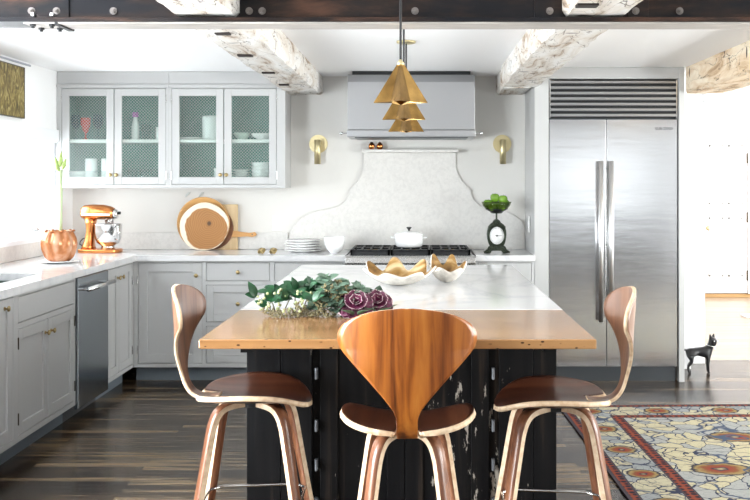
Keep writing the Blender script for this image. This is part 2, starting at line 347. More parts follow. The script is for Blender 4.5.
M['rugdark'] = simple('rug_navy_edge', (0.03, 0.02, 0.03), 0.95)

# ------------------------------------------------------------------ mesh builder
class MB:
    def __init__(s): s.v = []; s.f = []; s.m = []; s.mi = 0; s.smooth = []; s.sm = False
    def add(s, vs, fs, sm=None):
        o = len(s.v); s.v += [tuple(p) for p in vs]
        for f in fs: s.f.append([i + o for i in f]); s.m.append(s.mi); s.smooth.append(s.sm if sm is None else sm)
        return s
    def box(s, x0, y0, z0, x1, y1, z1):
        x0, x1 = min(x0, x1), max(x0, x1); y0, y1 = min(y0, y1), max(y0, y1); z0, z1 = min(z0, z1), max(z0, z1)
        vs = [(x0, y0, z0), (x1, y0, z0), (x1, y1, z0), (x0, y1, z0), (x0, y0, z1), (x1, y0, z1), (x1, y1, z1), (x0, y1, z1)]
        return s.add(vs, [(0, 3, 2, 1), (4, 5, 6, 7), (0, 1, 5, 4), (1, 2, 6, 5), (2, 3, 7, 6), (3, 0, 4, 7)], False)
    def cyl(s, a, b, r, n=14, r2=None, caps=True):
        a = Vector(a); b = Vector(b); d = (b - a).normalized(); r2 = r if r2 is None else r2
        u = d.orthogonal().normalized(); w = d.cross(u)
        vs = [a + (u * math.cos(2 * PI * i / n) + w * math.sin(2 * PI * i / n)) * r for i in range(n)]
        vs += [b + (u * math.cos(2 * PI * i / n) + w * math.sin(2 * PI * i / n)) * r2 for i in range(n)]
        s.add(vs, [(i, (i + 1) % n, n + (i + 1) % n, n + i) for i in range(n)], True)
        if caps: s.add(vs[:n], [list(range(n))[::-1]], False); s.add(vs[n:], [list(range(n))], False)
        return s
    def tube(s, pts, r, n=10, closed=False, rs=None):
        pts = [Vector(p) for p in pts]; k = len(pts); rings = []; up = None
        for i in range(k):
            if closed: d = pts[(i + 1) % k] - pts[i - 1]
            else: d = pts[min(i + 1, k - 1)] - pts[max(i - 1, 0)]
            d.normalize()
            if up is None: up = d.orthogonal().normalized()
            up = (up - d * up.dot(d)).normalized(); w = d.cross(up); q = r if rs is None else rs[i]
            rings.append([pts[i] + (up * math.cos(2 * PI * j / n) + w * math.sin(2 * PI * j / n)) * q for j in range(n)])
        vs = [p for rg in rings for p in rg]; fs = []
        for i in range(k if closed else k - 1):
            a = i * n; b_ = ((i + 1) % k) * n
            for j in range(n): fs.append((a + j, a + (j + 1) % n, b_ + (j + 1) % n, b_ + j))
        if not closed: fs.append(list(range(n))[::-1]); fs.append([(k - 1) * n + j for j in range(n)])
        return s.add(vs, fs, True)
    def lathe(s, prof, c=(0, 0, 0), n=32, fn=None, axis='z', sx=1, sy=1):
        vs = []; k = len(prof)
        for (r, z) in prof:
            for j in range(n):
                a = 2 * PI * j / n; q = r * (fn(a, z) if fn else 1)
                p = (q * math.cos(a) * sx, q * math.sin(a) * sy, z)
                if axis == 'y': p = (p[0], -z, p[1])
                if axis == 'x': p = (z, p[0], p[1])
                vs.append((p[0] + c[0], p[1] + c[1], p[2] + c[2]))
        fs = []
        for i in range(k - 1):
            for j in range(n): fs.append((i * n + j, i * n + (j + 1) % n, (i + 1) * n + (j + 1) % n, (i + 1) * n + j))
        if prof[0][0] > 1e-5: fs.append(list(range(n))[::-1])
        if prof[-1][0] > 1e-5: fs.append([(k - 1) * n + j for j in range(n)])
        return s.add(vs, fs, True)
    def ball(s, c, r, n=12, m=8, sc=(1, 1, 1)):
        vs = []; fs = []
        for i in range(1, m):
            t = PI * i / m
            for j in range(n):
                a = 2 * PI * j / n
                vs.append((c[0] + r * sc[0] * math.sin(t) * math.cos(a), c[1] + r * sc[1] * math.sin(t) * math.sin(a), c[2] + r * sc[2] * math.cos(t)))
        vs += [(c[0], c[1], c[2] + r * sc[2]), (c[0], c[1], c[2] - r * sc[2])]; T = len(vs) - 2; B = T + 1
        for i in range(m - 2):
            for j in range(n): fs.append((i * n + j, (i + 1) * n + j, (i + 1) * n + (j + 1) % n, i * n + (j + 1) % n))
        for j in range(n): fs.append((T, j, (j + 1) % n)); fs.append((B, (m - 2) * n + (j + 1) % n, (m - 2) * n + j))
        return s.add(vs, fs, True)
    def prism(s, poly, a, b, axis='y'):   # poly of (x,z) extruded along y from a to b (or (y,z) along x, (x,y) along z)
        n = len(poly)
        def P(p, t): return {'y': (p[0], t, p[1]), 'x': (t, p[0], p[1]), 'z': (p[0], p[1], t)}[axis]
        vs = [P(p, a) for p in poly] + [P(p, b) for p in poly]
        return s.add(vs, [list(range(n)), [n + i for i in range(n)][::-1]] + [(i, (i + 1) % n, n + (i + 1) % n, n + i) for i in range(n)], False)
    def grid(s, fn, nu, nv, sm=True, closed_u=False):
        vs = [fn(i / (nu if closed_u else nu - 1), j / (nv - 1)) for j in range(nv) for i in range(nu)]
        fs = []
        for j in range(nv - 1):
            for i in range(nu if closed_u else nu - 1):
                i2 = (i + 1) % nu; fs.append((j * nu + i, j * nu + i2, (j + 1) * nu + i2, (j + 1) * nu + i))
        return s.add(vs, fs, sm)
    def build(s, name, mats, parent=None, bevel=0, merge=False, base=None, solid=None, subsurf=0, segs=2):
        """links the collected shape as ONE object; given in world coordinates unless its parent stands at the origin"""
        if not isinstance(mats, (list, tuple)): mats = [mats]
        o3 = Vector((0, 0, 0))
        if parent is not None:
            q = parent
            while q: o3 += q.location; q = q.parent
        else:
            if base is None:
                xs = [p[0] for p in s.v]; ys = [p[1] for p in s.v]; zs = [p[2] for p in s.v]
                base = ((min(xs) + max(xs)) / 2, (min(ys) + max(ys)) / 2, min(zs))
            o3 = Vector(base)
        me = bpy.data.meshes.new(name)
        me.from_pydata([tuple(Vector(p) - o3) for p in s.v], [], s.f)
        for m in mats: me.materials.append(m)
        for p, mi, sm in zip(me.polygons, s.m, s.smooth): p.material_index = mi; p.use_smooth = sm
        bm = bmesh.new(); bm.from_mesh(me)
        if merge: bmesh.ops.remove_doubles(bm, verts=bm.verts, dist=1e-5)
        bmesh.ops.recalc_face_normals(bm, faces=bm.faces); bm.to_mesh(me); bm.free()
        ob = bpy.data.objects.new(name, me); COL.objects.link(ob)
        if parent is None: ob.location = o3
        else: ob.parent = parent
        if solid:
            md = ob.modifiers.new('Solid', 'SOLIDIFY'); md.thickness = solid[0]; md.offset = solid[1]
            if len(solid) > 2: md.material_offset_rim = solid[2]
            if len(solid) > 3: md.material_offset = solid[3]
        if bevel:
            md = ob.modifiers.new('Bevel', 'BEVEL'); md.width = bevel; md.segments = segs; md.limit_method = 'ANGLE'; md.angle_limit = math.radians(40)
        if subsurf:
            md = ob.modifiers.new('Sub', 'SUBSURF'); md.levels = subsurf; md.render_levels = subsurf
        return ob

def tag(o, label, cat, group=None, kind=None):
    if label: o['label'] = label
    if cat: o['category'] = cat
    if group: o['group'] = group
    if kind: o['kind'] = kind
    return o
def thing(name, label, cat, loc=(0, 0, 0), group=None):
    o = bpy.data.objects.new(name, None); COL.objects.link(o); o.location = loc; o.empty_display_size = 0.1
    return tag(o, label, cat, group)
def struct(o, label=None):
    o['kind'] = 'structure'
    if label: o['label'] = label
    return o
def lab(o, label): o['label'] = label; return o
def copy_tree(o, parent=None):
    c = o.copy(); COL.objects.link(c); c.parent = parent
    for ch in o.children: copy_tree(ch, c)
    return c
def kids(o): return [c for c in o.children]

# dimensions of the place -------------------------------------------------
XL = -2.64; XR = 4.3; YB = 7.36; YR = -2.6; ZC = 2.22
YF = 6.76            # face of the back base cabinets
XF = -2.0            # face of the left base cabinets
CT = 0.895           # counter top height
def X(px, Y): return (px - 417.0) * Y / F
def Z(py, Y): return CAMZ - (py - 182.0) * Y / F

# ------------------------------------------------------------------ room shell
def cells(holes, u0, u1, z0, z1):
    us = sorted({u0, u1, *[h[0] for h in holes], *[h[1] for h in holes]}); zs = sorted({z0, z1, *[h[2] for h in holes], *[h[3] for h in holes]})
    us = [u for u in us if u0 <= u <= u1]; zs = [z for z in zs if z0 <= z <= z1]
    for i in range(len(us) - 1):
        run = None
        for j in range(len(zs) - 1):
            cu = (us[i] + us[i + 1]) / 2; cz = (zs[j] + zs[j + 1]) / 2
            if not any(h[0] < cu < h[1] and h[2] < cz < h[3] for h in holes): 
                if run and run[3] == zs[j]: run[3] = zs[j + 1]
                else:
                    if run: yield tuple(run)
                    run = [us[i], us[i + 1], zs[j], zs[j + 1]]
        if run: yield tuple(run)

YD = 7.48            # plane of the doorway wall right of the fridge
YFAR = 11.75
struct(MB().box(XL - 0.1, YR - 0.1, -0.1, XR + 0.1, YD + 0.12, 0).build('floor', M['floor'], base=(0, 0, 0)))
struct(MB().box(1.8, YD + 0.12, -0.1, 7.2, YFAR + 0.2, 0).build('floor_far_room', wood('glare_pale_floor', [(0.35, (0.30, 0.23, 0.16)), (0.65, (0.42, 0.34, 0.25))], 'x', 26, 0.25), base=(0, 0, 0)))  # same boards, made paler to stand in for glare from the bright room
struct(MB().box(XL - 0.1, YR - 0.1, ZC, XR + 0.1, YB + 0.2, ZC + 0.1).build('ceiling', M['ceil']))
WIN_L = [(6.50, 7.06, 1.045, 1.70), (5.84, 6.40, 1.045, 1.70), (5.18, 5.74, 1.045, 1.70), (1.3, 3.6, 0.45, 2.08)]  # the big last opening is unseen, added only for light
WIN_B = [(-2.0, -0.3, 0.75, 2.05), (0.3, 2.0, 0.75, 2.05), (2.2, 4.0, 0.75, 2.05)]  # unseen windows behind the camera, sills raised to shape the refrigerator's reflection
WIN_R = [(1.3, 3.4, 0.35, 2.05), (4.0, 6.1, 0.35, 2.05)]  # unseen windows, placed to bring in light from the side
m = MB()
for a, b_, c, d in cells(WIN_L, YR, YB + 0.1, 0, ZC): m.box(XL - 0.14, a, c, XL, b_, d)
struct(m.build('wall_left', M['wallw']))
m = MB()
for a, b_, c, d in cells(WIN_R, YR, YD + 0.1, 0, ZC): m.box(XR, a, c, XR + 0.14, b_, d)
struct(m.build('wall_right', M['wallw']))
m = MB()
for a, b_, c, d in cells(WIN_B, XL, XR, 0, ZC): m.box(a, YR - 0.14, c, b_, YR, d)
struct(m.build('wall_front', simple('rear_wall_reflection_dark', (0.07, 0.068, 0.066), 0.6)))  # unseen rear wall, coloured dark for the refrigerator's reflection
struct(MB().box(XL, YB, 0, 2.04, YB + 0.12, ZC).build('wall_back', M['wall']))
# doorway wall, right of the fridge
m = MB()
for a, b_, c, d in cells([(2.23, 3.75, 0, 2.0)], 2.04, XR, 0, ZC): m.box(a, YD, c, b_, YD + 0.12, d)
struct(m.build('wall_doorway', M['wallw']))
# wall return closing the fridge niche on the right, with its plinth
struct(MB().box(1.885, 7.25, 0, 2.060, YD + 0.06, ZC).build('wall_return', M['trimw']))
struct(MB().box(1.885, 7.235, 0, 2.066, 7.25, 0.24).build('baseboard_return', M['trimw'], bevel=0.004))
m = MB()
m.box(2.05, YD - 0.03, 0, 2.235, YD, 2.03); m.box(2.235, YD - 0.03, 2.0, 3.85, YD, 2.10); m.box(3.75, YD - 0.03, 0, 3.85, YD, 2.0)
struct(m.build('trim_doorway', M['trimw'], bevel=0.004))
# the room beyond the doorway
struct(MB().box(1.9, YFAR, 0, 7.2, YFAR + 0.12, 2.6).build('wall_far', M['wallw']))
struct(MB().box(1.9, YB + 0.24, 2.5, 7.2, YFAR + 0.1, 2.6).build('ceiling_far_room', M['ceil']))
m = MB()
for a, b_, c, d in cells([(8.2, 10.9, 0.4, 2.2)], YD + 0.12, YFAR, 0, 2.5): m.box(7.1, a, c, 7.2, b_, d)
struct(m.build('wall_far_right', M['wallw']))
struct(MB().box(1.8, YB + 0.12, 0, 1.9, YFAR + 0.1, 2.5).build('wall_far_left', M['wallw']))
struct(MB().box(XR, YD, 0, 7.2, YD + 0.12, 2.5).build('wall_far_near', M['wallw']))
struct(MB().box(3.30, YFAR - 0.03, 0.0, 4.4, YFAR, 0.045).build('baseboard_far', simple('oak_threshold', (0.45, 0.28, 0.12), 0.4), bevel=0.003))

def window(i, kind, a, b_, c, d, mull=1):
    """casement window in a wall opening; (a,b) along the wall, (c,d) in height"""
    r = struct(thing('window_%d' % i, None, None, ((XL if kind == 'L' else XR) if kind != 'B' else (a + b_) / 2, (a + b_) / 2 if kind != 'B' else YR, c)))
    fr = MB(); gl = MB()
    def bx(mb, u0, u1, d0, d1, z0, z1):
        if kind == 'L': mb.box(XL - d1, u0, z0, XL - d0, u1, z1)
        elif kind == 'R': mb.box(XR + d0, u0, z0, XR + d1, u1, z1)
        else: mb.box(u0, YR - d1, z0, u1, YR - d0, z1)
    t = 0.04
    bx(fr, a, a + t, 0.02, 0.09, c, d); bx(fr, b_ - t, b_, 0.02, 0.09, c, d); bx(fr, a + t, b_ - t, 0.02, 0.09, c, c + t); bx(fr, a + t, b_ - t, 0.02, 0.09, d - t, d)
    for k in range(1, mull):
        u = a + (b_ - a) * k / mull; bx(fr, u - 0.012, u + 0.012, 0.03, 0.08, c + t, d - t)
    fr.build('window_frame', M['trimw'], r)
    bx(gl, a + t, b_ - t, 0.05, 0.056, c + t, d - t); gl.build('pane', M['glass'], r)
    return r
wi = 1
for w in WIN_L: 
    r = window(wi, 'L', *w, mull=1 if w[0] > 4 else 4); wi += 1
    if w[0] > 5:
        k = MB(); k.cyl((XL, w[0] + 0.035, 1.09), (XL + 0.03, w[0] + 0.035, 1.09), 0.010, 10); k.ball((XL + 0.042, w[0] + 0.04, 1.088), 0.022, sc=(0.9, 1.3, 0.8)); k.build('crank_knob', M['chrome'], r)
        k = MB(); k.box(XL - 0.02, w[0] + 0.16, 1.27, XL + 0.008, w[0] + 0.17, 1.39) if w[0] > 6.45 else k.box(XL - 0.02, w[0] + 0.02, 1.27, XL + 0.008, w[0] + 0.03, 1.35); k.build('latch', M['steel'], r)
for w in WIN_B: window(wi, 'B', *w, mull=3); wi += 1
for w in WIN_R: window(wi, 'R', *w, mull=3); wi += 1
# casing and sill of the left windows
m = MB()
m.box(XL, 5.10, 1.70, XL + 0.018, 7.14, 1.79); m.box(XL, 7.06, 1.03, XL + 0.018, 7.14, 1.70); m.box(XL, 6.40, 1.03, XL + 0.018, 6.50, 1.70); m.box(XL, 5.74, 1.03, XL + 0.018, 5.84, 1.70); m.box(XL, 5.10, 1.03, XL + 0.018, 5.18, 1.70)
m.box(XL, 5.08, 1.00, XL + 0.05, 7.16, 1.03)
struct(m.build('trim_window', M['trimw'], bevel=0.003))
struct(MB().box(XL, 4.9, 2.196, XL + 0.006, 6.55, 2.208).build('trim_ceiling', simple('blue_grey_strip', (0.38, 0.40, 0.46), 0.5)))  # thin blue-grey strip along the top of the left wall

# white panelled door in the far room
d = struct(thing('door_1', None, None, (3.78, YFAR - 0.02, 0.05)))
m = MB(); x0, x1 = 3.50, 4.03; y = YFAR - 0.045
m.box(x0, y, 0.06, x1, YFAR - 0.01, 1.98)
for (a, b_, c, e) in ((0.06, 0.235, 1.14, 1.86), (0.295, 0.47, 1.14, 1.86), (0.06, 0.235, 0.26, 0.98), (0.295, 0.47, 0.26, 0.98)):
    for (p, q, r_, s_) in ((a, b_, c, c + 0.02), (a, b_, e - 0.02, e), (a, a + 0.02, c, e), (b_ - 0.02, b_, c, e)):
        m.box(x0 + p, y - 0.012, r_, x0 + q, y, s_)
m.build('door_panel', M['trimw'], d)
m = MB(); m.cyl((x0 + 0.03, y, 0.85), (x0 + 0.03, y - 0.05, 0.85), 0.012, 10); m.ball((x0 + 0.03, y - 0.06, 0.85), 0.028); m.build('door_knob', M['brassp'], d)
for zz in (0.27, 0.98, 1.70):
    MB().box(x1 - 0.01, y - 0.012, zz - 0.06, x1 + 0.03, y + 0.002, zz + 0.06).build('hinge', M['bronze'], d)
m = MB(); m.box(x0 - 0.10, YFAR - 0.06, 0.05, x0 - 0.006, YFAR, 2.08); m.box(x1 + 0.006, YFAR - 0.06, 0.05, x1 + 0.10, YFAR, 2.08); m.box(x0 - 0.006, YFAR - 0.06, 1.985, x1 + 0.006, YFAR, 2.08)
m.build('door_casing', M['trimw'], d)

# ------------------------------------------------------------------ beams
def rough_beam(x0, x1, ya, yb, z0, z1, label, seed, slots=()):
    rnd = random.Random(seed); m = MB(); n = int((yb - ya) / 0.06)
    prof = [(x0, z1), (x0, z0 + 0.02), (x0 + 0.012, z0), ((x0 * 2 + x1) / 3, z0), ((x0 + 2 * x1) / 3, z0), (x1 - 0.012, z0), (x1, z0 + 0.02), (x1, z1)]
    K = len(prof); vs = []; off = [0.0] * K; offz = [0.0] * K
    for i in range(n + 1):
        y = ya + (yb - ya) * i / n
        for k, (px, pz) in enumerate(prof):
            off[k] = off[k] * 0.7 + rnd.uniform(-1, 1) * 0.005; offz[k] = offz[k] * 0.7 + rnd.uniform(0, 1) * 0.0045
            top = k in (0, K - 1)
            vs.append((px + (0 if top else off[k]), y, pz + (0 if top else max(0, offz[k]) - 0.002)))
    fs = []
    for i in range(n):
        for k in range(K): k2 = (k + 1) % K; fs.append((i * K + k, i * K + k2, (i + 1) * K + k2, (i + 1) * K + k))
    fs.append(list(range(K))); fs.append([n * K + k for k in range(K)][::-1])
    m.add(vs, fs, False); m.mi = 1
    for (a, b_, c, w_) in slots: m.box(a, c - w_ / 2, z0 - 0.0035, b_, c + w_ / 2, z0 + 0.01)
    o = m.build('ceiling_beam', [M['beamt'] if x0 > 1.5 else M['beam'], M['lath']]); return tag(o, label, 'beam', 'rough whitewashed ceiling beams', 'thing')
YI0, YI1 = 3.84, 4.0; YW = 3.92
rough_beam(-0.985, -0.725, YI1, YB - 0.0, 2.072, ZC, 'rough whitewashed beam running back to the wall between glass cabinets and range hood', 1, [(-0.90, -0.835, 4.29, 0.05), (-0.94, -0.865, 5.04, 0.055), (-0.94, -0.865, 5.83, 0.05), (-0.94, -0.875, 6.55, 0.05)])
rough_beam(0.59, 0.85, YI1, 6.755, 2.072, ZC, 'rough whitewashed beam running from the steel girder to the wall beside the refrigerator', 2)
MB().box(0.6, 6.76, 2.10, 0.825, YB, ZC)
rough_beam(1.90, 2.17, YI1, 6.78, 2.03, ZC, 'rough cream beam at far right, above the open doorway', 3)
rough_beam(-0.985, -0.725, 1.2, YW - 0.006, 2.078, ZC, 'rough beam end resting on the front flange of the steel girder, left of the pendants', 4)
rough_beam(0.59, 0.85, 1.2, YW - 0.006, 2.078, ZC, 'rough beam end resting on the front flange of the steel girder, right of the pendants', 5, [(0.605, 0.685, 3.64, 0.06)])
rough_beam(0.605, 0.815, 6.757, YB, 2.072, ZC, 'short rough beam end against the wall left of the refrigerator housing', 6)

g = thing('steel_girder', 'long dark rusty steel girder with bolts crossing the top of the view', 'girder', (0.8, YW, 2.05))
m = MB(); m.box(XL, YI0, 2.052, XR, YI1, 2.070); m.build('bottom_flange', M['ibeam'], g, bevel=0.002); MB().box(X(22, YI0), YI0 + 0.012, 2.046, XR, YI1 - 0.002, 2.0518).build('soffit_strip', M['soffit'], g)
m = MB(); m.box(XL, YW - 0.006, 2.070, XR, YW + 0.006, ZC - 0.003); m.build('web', M['ibeam'], g)
for (a, b_) in ((20, 70), (460, 565 - 62 - 0), (565 - 24, 572 + 0)): pass
for (a, b_) in ((20, 70), (534, 563), (628, 648)):
    MB().box(X(a, YW), YW - 0.014, 2.080, X(b_, YW), YW - 0.0062, ZC - 0.01).build('splice_plate', M['ibeam'], g, bevel=0.001)
for px in (31, 56, 113, 249, 262, 415, 550, 636, 680):
    xx = X(px, YW - 0.02)
    if -0.98 < xx < -0.73 or 0.59 < xx < 0.85: xx = xx - 0.06
    yb_ = YW - 0.014
    b1 = MB(); b1.cyl((xx, yb_, 2.106), (xx, yb_ - 0.003, 2.106), 0.015, 18); b1.cyl((xx, yb_ - 0.003, 2.106), (xx, yb_ - 0.013, 2.106), 0.010, 6); b1.cyl((xx, yb_ - 0.013, 2.106), (xx, yb_ - 0.02, 2.106), 0.005, 10)
    b1.cyl((xx, YW - 0.0062, 2.106), (xx, yb_, 2.106), 0.008, 8)
    b1.build('bolt', M['boltm'], g)
for (px, Yb) in ((33, 3.87), (52, 3.87), (41.5, 3.96), (60, 3.96)):
    b1 = MB(); xx = X(px, Yb); b1.cyl((xx, Yb, 2.052), (xx, Yb, 2.038), 0.013, 6); b1.cyl((xx, Yb, 2.038), (xx, Yb, 2.030), 0.007, 10); b1.build('flange_bolt', M['blackiron'], g)
m = MB(); m.prism([(X(59, 3.9), 3.85), (X(62, 3.9), 3.85), (X(72, 3.99), 4.02), (X(66, 3.99), 4.02)], 2.040, 2.052, 'z'); m.build('brace_strap', M['blackiron'], g)
for (px) in (33.5, 52.5):
    MB().box(X(px, YI0) - 0.006, YI0 - 0.012, 2.073, X(px, YI0) + 0.006, YI0 + 0.02, 2.085).build('clip', M['steel'], g)

# ------------------------------------------------------------------ cabinets
class Face:
    def __init__(s, kind): s.k = kind
    def box(s, mb, u0, u1, d0, d1, z0, z1):     # d outward from the face plane
        if s.k == 'back': mb.box(u0, YF - d1, z0, u1, YF - d0, z1)
        elif s.k == 'left': mb.box(XF + d0, u0, z0, XF + d1, u1, z1)
        elif s.k == 'up': mb.box(u0, 7.03 - d1, z0, u1, 7.03 - d0, z1)
    def pt(s, u, d, z):
        return {'back': (u, YF - d, z), 'left': (XF + d, u, z), 'up': (u, 7.03 - d, z)}[s.k]
GAP = 0.003
def front(fc, root, name, u0, u1, z0, z1, knob=None, st=0.055, flat=False, glass=None, hinge=None, hmat=None):
    g_ = GAP; m = MB(); u0 += g_; u1 -= g_; z0 += g_; z1 -= g_
    if flat: fc.box(m, u0, u1, -0.018, 0, z0, z1)
    else:
        fc.box(m, u0, u0 + st, -0.018, 0, z0, z1); fc.box(m, u1 - st, u1, -0.018, 0, z0, z1)
        fc.box(m, u0 + st, u1 - st, -0.018, 0, z0, z0 + st); fc.box(m, u0 + st, u1 - st, -0.018, 0, z1 - st, z1)
        if not glass: fc.box(m, u0 + st, u1 - st, -0.018, -0.010, z0 + st, z1 - st)
    o = m.build(name, M['paint'], root, bevel=0.0015, segs=1)
    if glass:
        gm = MB(); fc.box(gm, u0 + st, u1 - st, -0.008, -0.005, z0 + st, z1 - st); gm.build('pane', M['glassc'], o)
        a, b_, c, d_ = u0 + st, u1 - st, z0 + st, z1 - st
        wm = MB(); sp = 0.0225; w = b_ - a; h = d_ - c; wd = 0.0017
        for sgn in (1, -1):
            k = -h
            while k < w:
                # line u = a + k + t , z = c + t (sgn=1)   clipped to the opening
                t0 = max(0, -k); t1 = min(h, w - k)
                if t1 - t0 > 0.004:
                    pa = (a + k + t0, c + t0); pb = (a + k + t1, c + t1)
                    if sgn < 0: pa = (a + b_ - pa[0], pa[1]); pb = (a + b_ - pb[0], pb[1])
                    A = Vector(fc.pt(pa[0], -0.0035 + sgn * 0.0007, pa[1])); B = Vector(fc.pt(pb[0], -0.0035 + sgn * 0.0007, pb[1]))
                    wm.cyl(A, B, wd * 0.62, 4, caps=False)
                k += sp
        wm.build('wire_mesh', M['wire'], o)
    if knob:
        for (ku, kz) in ([knob] if not isinstance(knob, list) else knob):
            k = MB(); A = Vector(fc.pt(ku, 0, kz)); B = Vector(fc.pt(ku, 0.016, kz)); Cc = Vector(fc.pt(ku, 0.021, kz)); D = Vector(fc.pt(ku, 0.003, kz))
            k.cyl(A, D, 0.010, 14); k.cyl(D, B, 0.005, 12); sc = (1, .55, 1) if fc.k != 'left' else (.55, 1, 1); k.ball(tuple(Cc), 0.0145, 14, 10, sc)
            k.build('knob', M['brass'], o)
    if hinge:
        for (hu, hz) in hinge:
            k = MB(); A = Vector(fc.pt(hu, 0.002, hz - 0.03)); B = Vector(fc.pt(hu, 0.002, hz + 0.03)); k.cyl(A, B, 0.004, 8); k.build('hinge', hmat or M['steel'], o)
    return o

def base_cabinet(fc, name, label, u0, u1, openings, toe=0.105, base_extra=None, ztop=0.854, depth=0.60, coretop=0.854):
    loc = ((u0 + u1) / 2, YF + 0.3, 0) if fc.k == 'back' else (XF - 0.3, (u0 + u1) / 2, 0)
    r = thing(name, label, 'cabinet', loc, 'painted base cabinets')
    m = MB(); m.mi = 1
    fc.box(m, u0 + 0.002, u1 - 0.002, -depth, -0.021, toe, coretop)
    m.mi = 0
    for a, b_, c, d_ in cells([(o[0], o[1], o[2], o[3]) for o in openings], u0, u1, toe, ztop): fc.box(m, a, b_, -0.021, 0, c, d_)
    m.build('cabinet_body', [M['paint'], M['gap']], r)
    m = MB(); fc.box(m, u0, u1, -depth + 0.02, -0.075, 0, toe); m.build('toe_kick', simple('toe_kick_blue_grey', (0.16, 0.19, 0.22), 0.5), r)  # toe kick in its own dark blue-grey
    return r
B = Face('back'); L = Face('left'); U = Face('up')
TOEM = None
# back run
op = [(-1.965, -1.512, 0.132, 0.842)]
r = base_cabinet(B, 'base_cabinet', 'grey base cabinet with a single door in the corner below the cutting boards', -1.998, -1.500, op)
front(B, r, 'door', *op[0], knob=(-1.552, 0.752), st=0.062, hinge=[(-1.968, 0.72), (-1.968, 0.23)])
def drawers(u0, u1, label, name='base_cabinet'):
    op = [(u0 + 0.014, u1 - 0.018, 0.712, 0.842), (u0 + 0.014, u1 - 0.018, 0.423, 0.686), (u0 + 0.014, u1 - 0.018, 0.134, 0.397)]
    r = base_cabinet(B, name, label, u0, u1, op); c = (u0 + u1) / 2
    front(B, r, 'drawer', *op[0], knob=(c, 0.776), flat=True); front(B, r, 'drawer', *op[1], knob=(c, 0.553), st=0.05); front(B, r, 'drawer', *op[2], knob=(c, 0.26), st=0.05)
drawers(-1.500, -1.018, 'grey three-drawer base cabinet behind the left stool, between corner cabinet and plates')
drawers(-1.018, -0.507, 'grey three-drawer base cabinet directly left of the range, below the white plates')
drawers(0.415, 0.826, 'grey drawer cabinet right of the range, below the vintage scale')
# left run
op = [(3.90, 4.30, 0.132, 0.842), (4.32, 4.755, 0.132, 0.842)]
r = base_cabinet(L, 'base_cabinet', 'grey base cabinet at the left edge of the view, nearest the camera', 3.86, 4.790, op, coretop=0.68)
front(L, r, 'door', *op[0], st=0.06); front(L, r, 'door', *op[1], knob=(4.655, 0.795), st=0.06)
op = [(4.815, 5.60, 0.70, 0.835), (4.815, 5.204, 0.135, 0.672), (5.210, 5.60, 0.135, 0.672)]
r = base_cabinet(L, 'base_cabinet', 'grey sink base cabinet with two doors left of the dishwasher', 4.790, 5.620, op, coretop=0.68)
front(L, r, 'drawer_front', *op[0], flat=True)
front(L, r, 'door', *op[1], knob=(5.165, 0.60), st=0.055, hinge=[(4.812, 0.60), (4.812, 0.22)], hmat=M['bronze'])
front(L, r, 'door', *op[2], knob=(5.245, 0.60), st=0.055, hinge=[(5.603, 0.60), (5.603, 0.22)], hmat=M['bronze'])
op = [(6.205, 6.440, 0.132, 0.842), (6.446, 6.735, 0.132, 0.842)]
r = base_cabinet(L, 'base_cabinet', 'narrow grey two-door base cabinet between the dishwasher and the corner', 6.195, 6.758, op)
front(L, r, 'door', *op[0], knob=(6.405, 0.77), st=0.05, hinge=[(6.203, 0.25)]); front(L, r, 'door', *op[1], knob=(6.485, 0.77), st=0.05, hinge=[(6.738, 0.72), (6.738, 0.23)])
# dishwasher
r = thing('dishwasher', 'stainless steel dishwasher with towel-bar handle under the left counter', 'dishwasher', (-2.3, 5.9, 0))
m = MB(); m.box(-2.58, 5.626, 0.0, XF - 0.075, 6.19, 0.10); m.build('toe_panel', M['gap'], r)
m = MB(); m.box(-2.58, 5.626, 0.10, XF - 0.012, 6.19, 0.852); m.build('tub', M['gap'], r)
MB().box(XF - 0.012, 5.632, 0.075, XF + 0.012, 6.184, 0.845).build('door', simple('dishwasher_steel', (0.36, 0.39, 0.42), 0.25, 1.0, stretch=(60, 60, 1.5), rnoise=0.04), r, bevel=0.004)
h = MB(); zz = 0.775; h.tube([(XF + 0.062, 5.665, zz), (XF + 0.062, 6.150, zz)], 0.0135, 14); h.build('handle', M['chrome'], r)
for yy in (5.69, 6.125): MB().cyl((XF + 0.01, yy, zz), (XF + 0.058, yy, zz), 0.009, 12).build('handle_bracket', M['chrome'], r)

# counters
SX0, SX1, SY0, SY1 = -2.50, -2.12, 4.62, 5.40
r = MB()
for a, b_, c, d_ in cells([(SX0, SX1, SY0, SY1)], XL + 0.001, XF + 0.03, 3.84, YB - 0.001):
    r.box(a, c, CT - 0.04, b_, d_, CT)
r.box(XF + 0.03, YF - 0.03, CT - 0.04, -0.503, YB - 0.001, CT)
tag(r.build('countertop', M['marble'], merge=False), 'white marble countertop running along the left wall and round the corner to the range', 'countertop')
tag(MB().box(0.412, YF - 0.03, CT - 0.04, 0.829, YB - 0.001, CT).build('countertop', M['marble'], bevel=0.002), 'short white marble countertop between the range and the refrigerator, under the scale', 'countertop')
# sink
r = thing('sink', 'undermount sink bowl cut into the left counter', 'sink', (-2.31, 5.0, CT - 0.2))
m = MB(); t = 0.004; z0 = CT - 0.20; z1 = CT - 0.041
sinkm = simple('sink_greygreen', (0.12, 0.15, 0.14), 0.3, 0.5)
m.box(SX0 - t, SY0, z0, SX0, SY1, z1); m.box(SX1, SY0, z0, SX1 + t, SY1, z1); m.box(SX0, SY0 - t, z0, SX1, SY0, z1); m.box(SX0, SY1, z0, SX1, SY1 + t, z1); m.box(SX0, SY0, z0 - t, SX1, SY1, z0)
m.build('basin', sinkm, r); m = MB(); m.cyl((-2.31, 5.0, z0), (-2.31, 5.0, z0 + 0.004), 0.04, 24); m.build('drain', M['chrome'], r)

